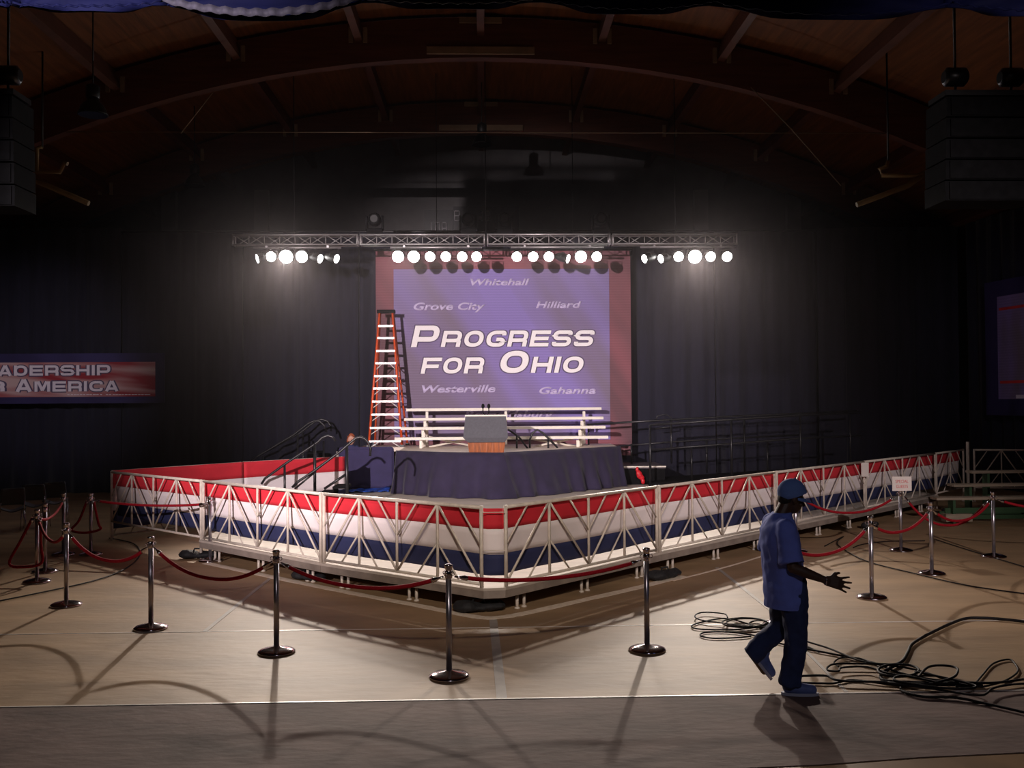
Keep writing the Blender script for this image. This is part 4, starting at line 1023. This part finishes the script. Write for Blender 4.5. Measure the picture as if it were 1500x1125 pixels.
# ------------------------------------------------------------------ chairs in the dark at left
ch0 = empty('stacking_chair', (0, 0, 0))
def fn(u, v): return (-.22 + .44 * u, -.22 + .44 * v, .44 + .02 * math.cos(PI * 2 * (u - .5)) * -1 + .03 * (2 * u - 1) ** 2)
solid(MB().grid(fn, 8, 8).build('seat', M['chair'], ch0), .015, 0)
def fn(u, v): return ((-.21 + .42 * u) * (1 - .12 * v * v), .22 + .1 * v - .04 * (1 - (2 * u - 1) ** 2) + .0, .55 + .3 * v)
solid(MB().grid(fn, 8, 6).build('backrest', M['chair'], ch0), .015, 0)
for sx_ in (-1, 1):
    for sy_ in (-1, 1): MB().tube([(sx_ * .2, sy_ * .18, .44), (sx_ * .23, sy_ * .24, 0)], .011, 6).build('leg', M['chrome'], ch0)
    MB().tube([(sx_ * .19, .2, .43), (sx_ * .19, .27, .62)], .011, 6).build('back_support', M['chrome'], ch0)
for i, (px, py, Y, rz, lab) in enumerate(((17, 780, 17.6, .5, 'dim grey chair at the left edge, furthest left of the row'), (52, 785, 18.4, .3, 'dim grey chair in the middle of the dark row at left'), (81, 780, 18.9, .35, 'dim grey chair at the right end of the dark row'))):
    o = ch0 if i == 0 else copy_tree(ch0); p = PY(px, py, Y); o.location = (p.x, Y, .01); o.rotation_euler = (0, 0, PI + rz); tag(o, lab, 'chair', 'grey shell chairs in the dark')

# ------------------------------------------------------------------ cables
def smooth_path(pts, n=8):
    out = []
    for i in range(len(pts) - 1):
        a_, b_, c_, d_ = pts[max(0, i - 1)], pts[i], pts[i + 1], pts[min(len(pts) - 1, i + 2)]
        for k in range(n):
            t = k / n; out.append(.5 * ((2 * b_) + (-a_ + c_) * t + (2 * a_ - 5 * b_ + 4 * c_ - d_) * t * t + (-a_ + 3 * b_ - 3 * c_ + d_) * t ** 3))
    out.append(pts[-1]); return out
def cable(px_list, r, lab, lift=0, m='cable'):
    r *= .8
    pts = [PZ(x, y, .012 + r + lift) for x, y in px_list]; c = sum(pts, V()) / len(pts)
    o = MB().tube(smooth_path(pts), r, 7).build('cable', M[m], org=(c.x, c.y, .01)); return tag(o, lab, 'cable', 'black cables on the floor at right')
# left coil group
cable([(1200, 955), (1148, 932), (1090, 912), (1060, 906), (1025, 912), (1013, 918), (1030, 922), (1080, 922), (1125, 916), (1142, 912)], .010, 'cable loop crossing the seam left of the man', 0)
cable([(1066, 905), (1060, 899), (1030, 897), (1018, 902), (1026, 908), (1060, 913), (1100, 918)], .009, 'small cable loop at the far end of the coil heap', .02)
el = lambda cx, cy, a, b, n_=14, s=0: [(cx + a * math.cos(s + 2 * PI * k / n_), cy + b * math.sin(s + 2 * PI * k / n_)) for k in range(n_ + 1)]
cable(el(1090, 912, 32, 7) + el(1094, 912, 30, 6), .010, 'coiled cable in the middle of the left heap', .022)
cable(el(1112, 914, 15, 5, 12, 1), .009, 'short tight coil beside the hidden stanchion base', .045)
cable([(1190, 950), (1144, 943), (1110, 932), (1070, 926), (1035, 926), (1026, 931), (1045, 935), (1080, 934), (1100, 932)], .010, 'lowest cable loop of the left heap', .0)
cable([(1155, 930), (1186, 941), (1215, 950), (1260, 968), (1300, 974), (1345, 982), (1400, 1000), (1430, 1006)], .011, 'thin cable running right from behind the man', .02)
cable([(1150, 944), (1184, 951), (1230, 960), (1280, 971), (1320, 986), (1370, 996), (1440, 1004)], .012, 'thick cable running right from behind the man', .0)
cable([(1158, 991), (1178, 990), (1210, 990), (1230, 997), (1290, 999), (1340, 1002), (1410, 1000), (1460, 1000), (1520, 992)], .013, 'cable along the dark sheet seam below the heap', .02)
cable([(1160, 1000), (1178, 1000), (1220, 1001), (1250, 996), (1310, 1003), (1400, 1004), (1440, 1006)], .010, 'lower thin cable beside the seam', .0)
cable([(1520, 913), (1480, 908), (1440, 905), (1410, 907), (1370, 924), (1338, 942), (1330, 955), (1322, 968), (1305, 978), (1290, 990), (1300, 998), (1340, 1000), (1420, 1002)], .019, 'thickest cable arching to the upper right', .0)
cable([(1313, 973), (1232, 972), (1214, 976), (1213, 982), (1228, 983), (1234, 978), (1270, 977), (1310, 988), (1370, 990)], .011, 'cable with a small end loop at the left of the right heap', .03)
cable([(1290, 978), (1262, 965), (1235, 963), (1222, 970), (1228, 976)], .009, 'short pale backed loop left of the right heap', .01)
cable(el(1316, 982, 30, 9, 14, .4), .014, 'round cable coil in the middle of the right heap', .035)
cable([(1345, 992), (1360, 977), (1385, 975), (1402, 979), (1401, 988), (1392, 994), (1370, 1000)], .013, 'standing cable bight in the right heap', .05)
cable([(1440, 1006), (1470, 998), (1490, 985), (1488, 974), (1478, 966), (1455, 972), (1438, 990), (1425, 1003), (1400, 1005)], .010, 'dim loop at the right end of the heap', .0)
cable([(1320, 1004), (1322, 1012), (1350, 1020), (1400, 1022), (1450, 1032), (1520, 1048)], .013, 'cable curling down across the dark front sheet', .0)
cable([(1300, 1000), (1360, 1008), (1410, 1016), (1440, 1018), (1455, 1008), (1480, 1003), (1525, 1000)], .011, 'cable leaving the heap along the seam to the right', .03)
cable([(1340, 984), (1380, 992), (1430, 1005), (1400, 1009), (1350, 1004), (1310, 996), (1325, 990), (1380, 1001)], .012, 'tangled cable on top of the right heap', .045)
cable([(1208, 1020 - 220), (1235, 786), (1227, 793), (1232, 802), (1270, 822), (1340, 840), (1420, 858), (1520, 872)], .011, 'thin cable from the platform edge past the right stanchions', .0)
cable([(1370, 790), (1420, 806), (1520, 836)], .010, 'thin cable crossing by the rightmost stanchion', .0)
cable([(-10, 882), (60, 868), (140, 850), (185, 832), (205, 812), (195, 796), (160, 788)], .012, 'long cable curving past the left stanchions to the barrier end', .0)
cable([(1250, 802), (1265, 797), (1300, 793), (1355, 792)], .010, 'faint cable lying below the guest card', .0)

# ================================================================== PEOPLE
def hand(mb, wrist, d, up, side, s=1.0, curl=.25, sp=.08):
    """palm and five fingers; d along the hand, up = back of hand, side = towards the thumb"""
    d, up, side = V(d).normalized(), V(up).normalized(), V(side).normalized(); W_ = V(wrist)
    palm = W_ + d * .085 * s
    for k in (-1.5, -.5, .5, 1.5):
        b = W_ + d * (.082 - abs(k) * .004) * s + side * k * .021 * s; mb.cap(W_ + side * k * .012 * s, b, .017 * s, .014 * s, 8)
        L = {1.5: .082, .5: .092, -.5: .086, -1.5: .068}[k] * s
        m1 = b + (d - up * curl * .5 + side * k * sp).normalized() * L * .5; m2 = m1 + (d - up * curl + side * k * sp).normalized() * L * .5
        mb.cap(b, m1, .0105 * s, .0095 * s, 8); mb.cap(m1, m2, .0095 * s, .008 * s, 8)
    t0 = W_ + d * .025 * s + side * .022 * s; t1 = t0 + (d * .6 + side * .9).normalized() * .045 * s; t2 = t1 + (d + side * .3 - up * .2).normalized() * .035 * s
    mb.cap(t0, t1, .014 * s, .012 * s, 8); mb.cap(t1, t2, .0115 * s, .009 * s, 8)
def head(mb, c, fwd, s=1.0, down=.2):
    """skull, jaw, nose, ears, brow; c = skull centre"""
    c = V(c); fw = V(fwd).normalized(); sd = V((-fw.y, fw.x, 0)); up = V((0, 0, 1)); f2 = (fw - up * down).normalized(); u2 = (up + fw * down).normalized()
    def P(a, b, h): return c + (f2 * a + sd * b + u2 * h) * s
    mb.ball(P(-.012, 0, .015), (.094 * s, .082 * s, .098 * s)); mb.ball(P(.03, 0, -.055), (.062 * s, .058 * s, .075 * s)); mb.ball(P(.055, 0, -.098), (.03 * s, .032 * s, .024 * s))
    mb.cap(P(.085, 0, -.01), P(.112, 0, -.042), .010 * s, .015 * s, 8)
    for b in (-1, 1):
        mb.cap(P(.078, b * .02, .008), P(.07, b * .05, .006), .012 * s, .010 * s, 8); mb.ball(P(-.01, b * .082, -.02), (.02 * s, .010 * s, .032 * s)); mb.ball(P(.068, b * .038, -.045), .02 * s)
    mb.cap(P(.082, -.018, -.068), P(.082, .018, -.068), .010 * s, .010 * s, 8); mb.cap(P(.080, -.014, -.082), P(.080, .014, -.082), .010 * s, .010 * s, 8)
    return P
foot = PZ(1163, 1018, .006)
man = empty('person', (0, 0, 0))
h0 = V((.035, 0, 1.515))
mb = MB(); Ph = head(mb, h0, (1, .12, 0), 1.0, .28)
mb.cap((-.055, 0, 1.36), (-.01, 0, 1.46), .062, .055); mb.cap((-.06, -.13, 1.28), (-.06, .13, 1.28), .055, .055); mb.ball((-.06, 0, 1.18), (.12, .17, .17)); mb.ball((-.03, 0, .95), (.11, .15, .16))
R_sh, R_el, R_wr = V((-.07, -.19, 1.29)), V((-.045, -.245, 1.0)), V((.205, -.27, .905))
mb.cap(R_sh, R_el, .055, .042); mb.cap(R_el, R_el.lerp(R_wr, .35), .042, .041); mb.cap(R_el.lerp(R_wr, .35), R_wr, .041, .026)
hand(mb, R_wr, (1, -.05, -.20), (.1, -.97, .25), (.2, .25, .95), 1.1, .15, .2)
L_sh, L_el, L_wr = V((-.07, .19, 1.29)), V((-.08, .25, 1.02)), V((.09, .24, .85))
mb.cap(L_sh, L_el, .055, .042); mb.cap(L_el, L_wr, .041, .026); hand(mb, L_wr, (.7, 0, -.7), (.6, .3, .6), (.5, -.7, .4), 1.0, .5)
RH, RK, RA_ = V((0, -.09, .86)), V((.025, -.10, .47)), V((-.03, -.10, .10)); LH, LK, LA = V((-.02, .09, .86)), V((-.03, .10, .47)), V((-.26, .10, .27))
mb.cap(RH, RK, .085, .055); mb.cap(RK, RA_, .055, .04); mb.cap(LH, LK, .085, .055); mb.cap(LK, LA, .055, .04)
mb.cap(RA_, (.1, -.10, .045), .038, .03); mb.cap(LA, (-.17, .10, .13), .038, .03)
body = remesh(mb, 'body', M['skin'], man, .007, 2)
for b in (-1, 1): MB().ball(Ph(.082, b * .031, -.008), .011, 8, 6).build('eye', M['eye'], man)
# short hair below the cap
remesh(MB().ball(Ph(-.02, 0, .015), (.096, .086, .09)).ball(Ph(-.06, 0, -.03), (.05, .07, .05)), 'hair', M['hair'], man, .010, 2, .004)
# cap: dome, band, brim
cm = MB().ball(Ph(-.012, 0, .035), (.112, .098, .105), 20, 14).ball(Ph(-.05, 0, .0), (.065, .088, .05)).ball(Ph(.02, 0, .04), (.09, .09, .07))
cb = remesh(cm, 'cap', M['cap'], man, .011, 3, .003, cut=[(Ph(0, 0, .0), (.28, 0, -1))])
def fn(u, v):
    a = (u - .5) * PI * .95; r_ = .095 + .085 * v * math.cos(a) ** .6 if math.cos(a) > 0 else .095
    return Ph(-.0 + math.cos(a) * (.088 + .082 * v), math.sin(a) * (.090 + .0 * v), .012 - .02 * v - .012 * math.sin(a) ** 2)
solid(MB().grid(fn, 16, 5).build('cap_brim', M['cap'], man), .006, 0)
MB().ball(Ph(-.012, 0, .142), (.01, .01, .006), 8, 5).build('cap_button', M['cap'], man)
# T-shirt
mb = MB()
mb.loft([((-.02, 0, .62), .165, .20), ((-.02, 0, .70), .165, .205), ((-.03, 0, .85), .155, .20), ((-.05, 0, 1.0), .15, .205), ((-.065, 0, 1.15), .15, .225), ((-.07, 0, 1.26), .135, .225), ((-.065, 0, 1.325), .105, .19), ((-.055, 0, 1.375), .08, .10), ((-.05, 0, 1.395), .072, .078)], 28)
for s_, sh, el in ((-1, R_sh, R_el), (1, L_sh, L_el)):
    mb.cap(sh + V((0, -s_ * .01, .0)), sh.lerp(el, .5), .076, .083); mb.tube([sh, sh.lerp(el, .5), sh.lerp(el, .88)], [.078, .086, .094], 16)
ts = remesh(mb, 't_shirt', M['tshirt'], man, .011, 5, .016, cut=[(V((0, 0, .665)), (0, 0, -1))], wscale=7)
solid(ts, .005, 0)
# jeans
mb = MB(); mb.loft([((-.01, 0, .72), .13, .165), ((-.015, 0, .84), .14, .17), ((-.02, 0, .95), .13, .165)], 24)
mb.cap(RH, RK, .115, .085); mb.cap(RK, V((.0, -.10, .26)), .085, .08); mb.tube([RK, V((.0, -.10, .26)), V((-.025, -.10, .07))], [.085, .082, .085], 16)
mb.cap(V((-.01, -.02, .84)), V((-.01, .04, .70)), .12, .10)
mb.cap(LH, LK, .115, .085); mb.cap(LK, LK.lerp(LA, .6), .085, .08); mb.tube([LK, LK.lerp(LA, .5), LA + V((-.02, 0, -.02))], [.085, .082, .082], 16)
mb.ball((-.05, -.03, .86), (.12, .13, .12)); mb.ball((.01, -.08, .75), (.10, .08, .14))
remesh(mb, 'jeans', M['jeans'], man, .011, 4, .016, wscale=9)
def shoe(base, rz, pitch, side):
    R = Matrix.Rotation(rz, 3, 'Z') @ Matrix.Rotation(pitch, 3, 'Y')
    def T(p): return base + R @ V(p)
    mb = MB(); mb.cap(T((-.04, 0, .058)), T((.03, 0, .055)), .049, .050); mb.cap(T((.03, 0, .050)), T((.135, 0, .042)), .050, .040); mb.cap(T((-.05, 0, .07)), T((-.02, 0, .10)), .042, .045)
    sh = remesh(mb, 'shoe', M['shoe'], man, .010, 2)
    vs = []; n = 20
    for z in (0, .022):
        for k in range(n):
            t = 2 * PI * k / n; x = .045 + .142 * math.cos(t); y = (.048 - .006 * math.cos(t + 2)) * math.sin(t); vs.append(T((x, y, z)))
    MB().add(vs, [tuple(reversed(range(n))), tuple(range(n, 2 * n))] + [(k, (k + 1) % n, (k + 1) % n + n, k + n) for k in range(n)]).build('sole', M['sole'], sh)
    MB().box(T((.06, 0, .085)), (.05, .012, .006), R=R).box(T((.085, 0, .078)), (.01, .05, .006), R=R).build('laces', M['sole'], sh)
shoe(V((.0, -.10, 0)), -.12, 0, -1); shoe(V((-.235, .10, .20)), .0, math.radians(52), 1)
MB().tube([R_wr + V((-.012 * 1, .03 * math.cos(t), .03 * math.sin(t))) for t in [2 * PI * k / 12 for k in range(12)]], .006, 6, closed=True).build('wristband', M['chrome'], man)
man.location = (foot.x, foot.y + .1, .007); man.scale = (1.03, 1.03, 1.03)
tag(man, 'man in a blue cap, blue T-shirt and jeans walking right with one hand held out', 'person')

# woman behind the board
wom = empty('person', (0, 0, 0)); mb = MB()
Pw = head(mb, (0, 0, 1.44), (.38, -1, 0), 1.14, .12)
mb.cap((-.02, .04, 1.26), (0, .01, 1.36), .05, .048); mb.ball((-.02, .05, 1.08), (.17, .11, .17)); mb.ball((-.02, .05, .85), (.14, .11, .14))
mb.cap((-.17, .05, 1.2), (-.22, .0, .95), .045, .038); mb.cap((-.22, 0, .95), (-.16, -.14, .78), .036, .026); hand(mb, (-.16, -.14, .78), (.5, -.4, -.6), (-.6, 0, .3), (.3, -.5, .5), .92, .5)
mb.cap((.15, .05, 1.2), (.19, .0, .95), .045, .038); mb.cap((.19, 0, .95), (.10, -.14, .80), .036, .026); hand(mb, (.10, -.14, .80), (-.5, -.4, -.6), (.6, 0, .3), (-.3, -.5, .5), .92, .5)
for s_ in (-1, 1): mb.cap((s_ * .085, .05, .8), (s_ * .09, .02, .44), .08, .055); mb.cap((s_ * .09, .02, .44), (s_ * .09, .05, .09), .052, .036); mb.cap((s_ * .09, .05, .05), (s_ * .1, -.09, .035), .036, .03)
remesh(mb, 'body', M['skin2'], wom, .011, 2)
for b in (-1, 1): MB().ball(Pw(.08, b * .031, -.008), .010, 8, 6).build('eye', M['hair'], wom)
hm = MB().ball(Pw(-.06, 0, .045), (.104, .104, .10)).ball(Pw(-.045, 0, .11), (.08, .08, .045)).ball(Pw(-.06, .085, -.02), (.03, .04, .08)).ball(Pw(-.06, -.085, -.02), (.03, .04, .08)).ball(Pw(.04, .03, .10), (.04, .06, .025))
remesh(hm, 'hair', M['hair2'], wom, .012, 2, .022, wscale=22)
mb = MB(); mb.loft([((-.02, .05, .72), .17, .13), ((-.02, .05, .9), .155, .125), ((-.02, .05, 1.1), .18, .125), ((-.02, .05, 1.22), .17, .1), ((-.02, .05, 1.28), .07, .07)], 24)
for s_, x in ((-1, -.17), (1, .15)): mb.cap((x, .05, 1.2), (x + s_ * .035, .02, 1.05), .062, .055)
remesh(mb, 'blouse', M['navyb'], wom, .012, 3, .01)
mb = MB(); mb.loft([((-.01, .05, .66), .16, .13), ((-.01, .05, .85), .155, .125)], 20)
for s_ in (-1, 1): mb.cap((s_ * .085, .05, .75), (s_ * .09, .02, .44), .095, .07); mb.tube([(s_ * .09, .02, .44), (s_ * .09, .05, .05)], [.07, .065], 14)
remesh(mb, 'trousers', M['blackm'], wom, .012, 3, .01)
for s_ in (-1, 1): remesh(MB().cap((s_ * .09, .06, .04), (s_ * .1, -.1, .03), .045, .036), 'shoe', M['black'], wom, .012, 2)
wp = PY(515, 645, 22.98); wom.location = (wp.x, 22.98, DK + .005 - .0); 
ws = (PY(515, 644, 22.98).z - DK) / 1.44; wom.scale = (ws, ws, ws)
tag(wom, 'auburn haired woman looking down behind the navy board', 'person')
bpy.context.view_layer.update()
print('woman scale', ws, 'stage', [tuple(round(c, 2) for c in p) for p in Fp])
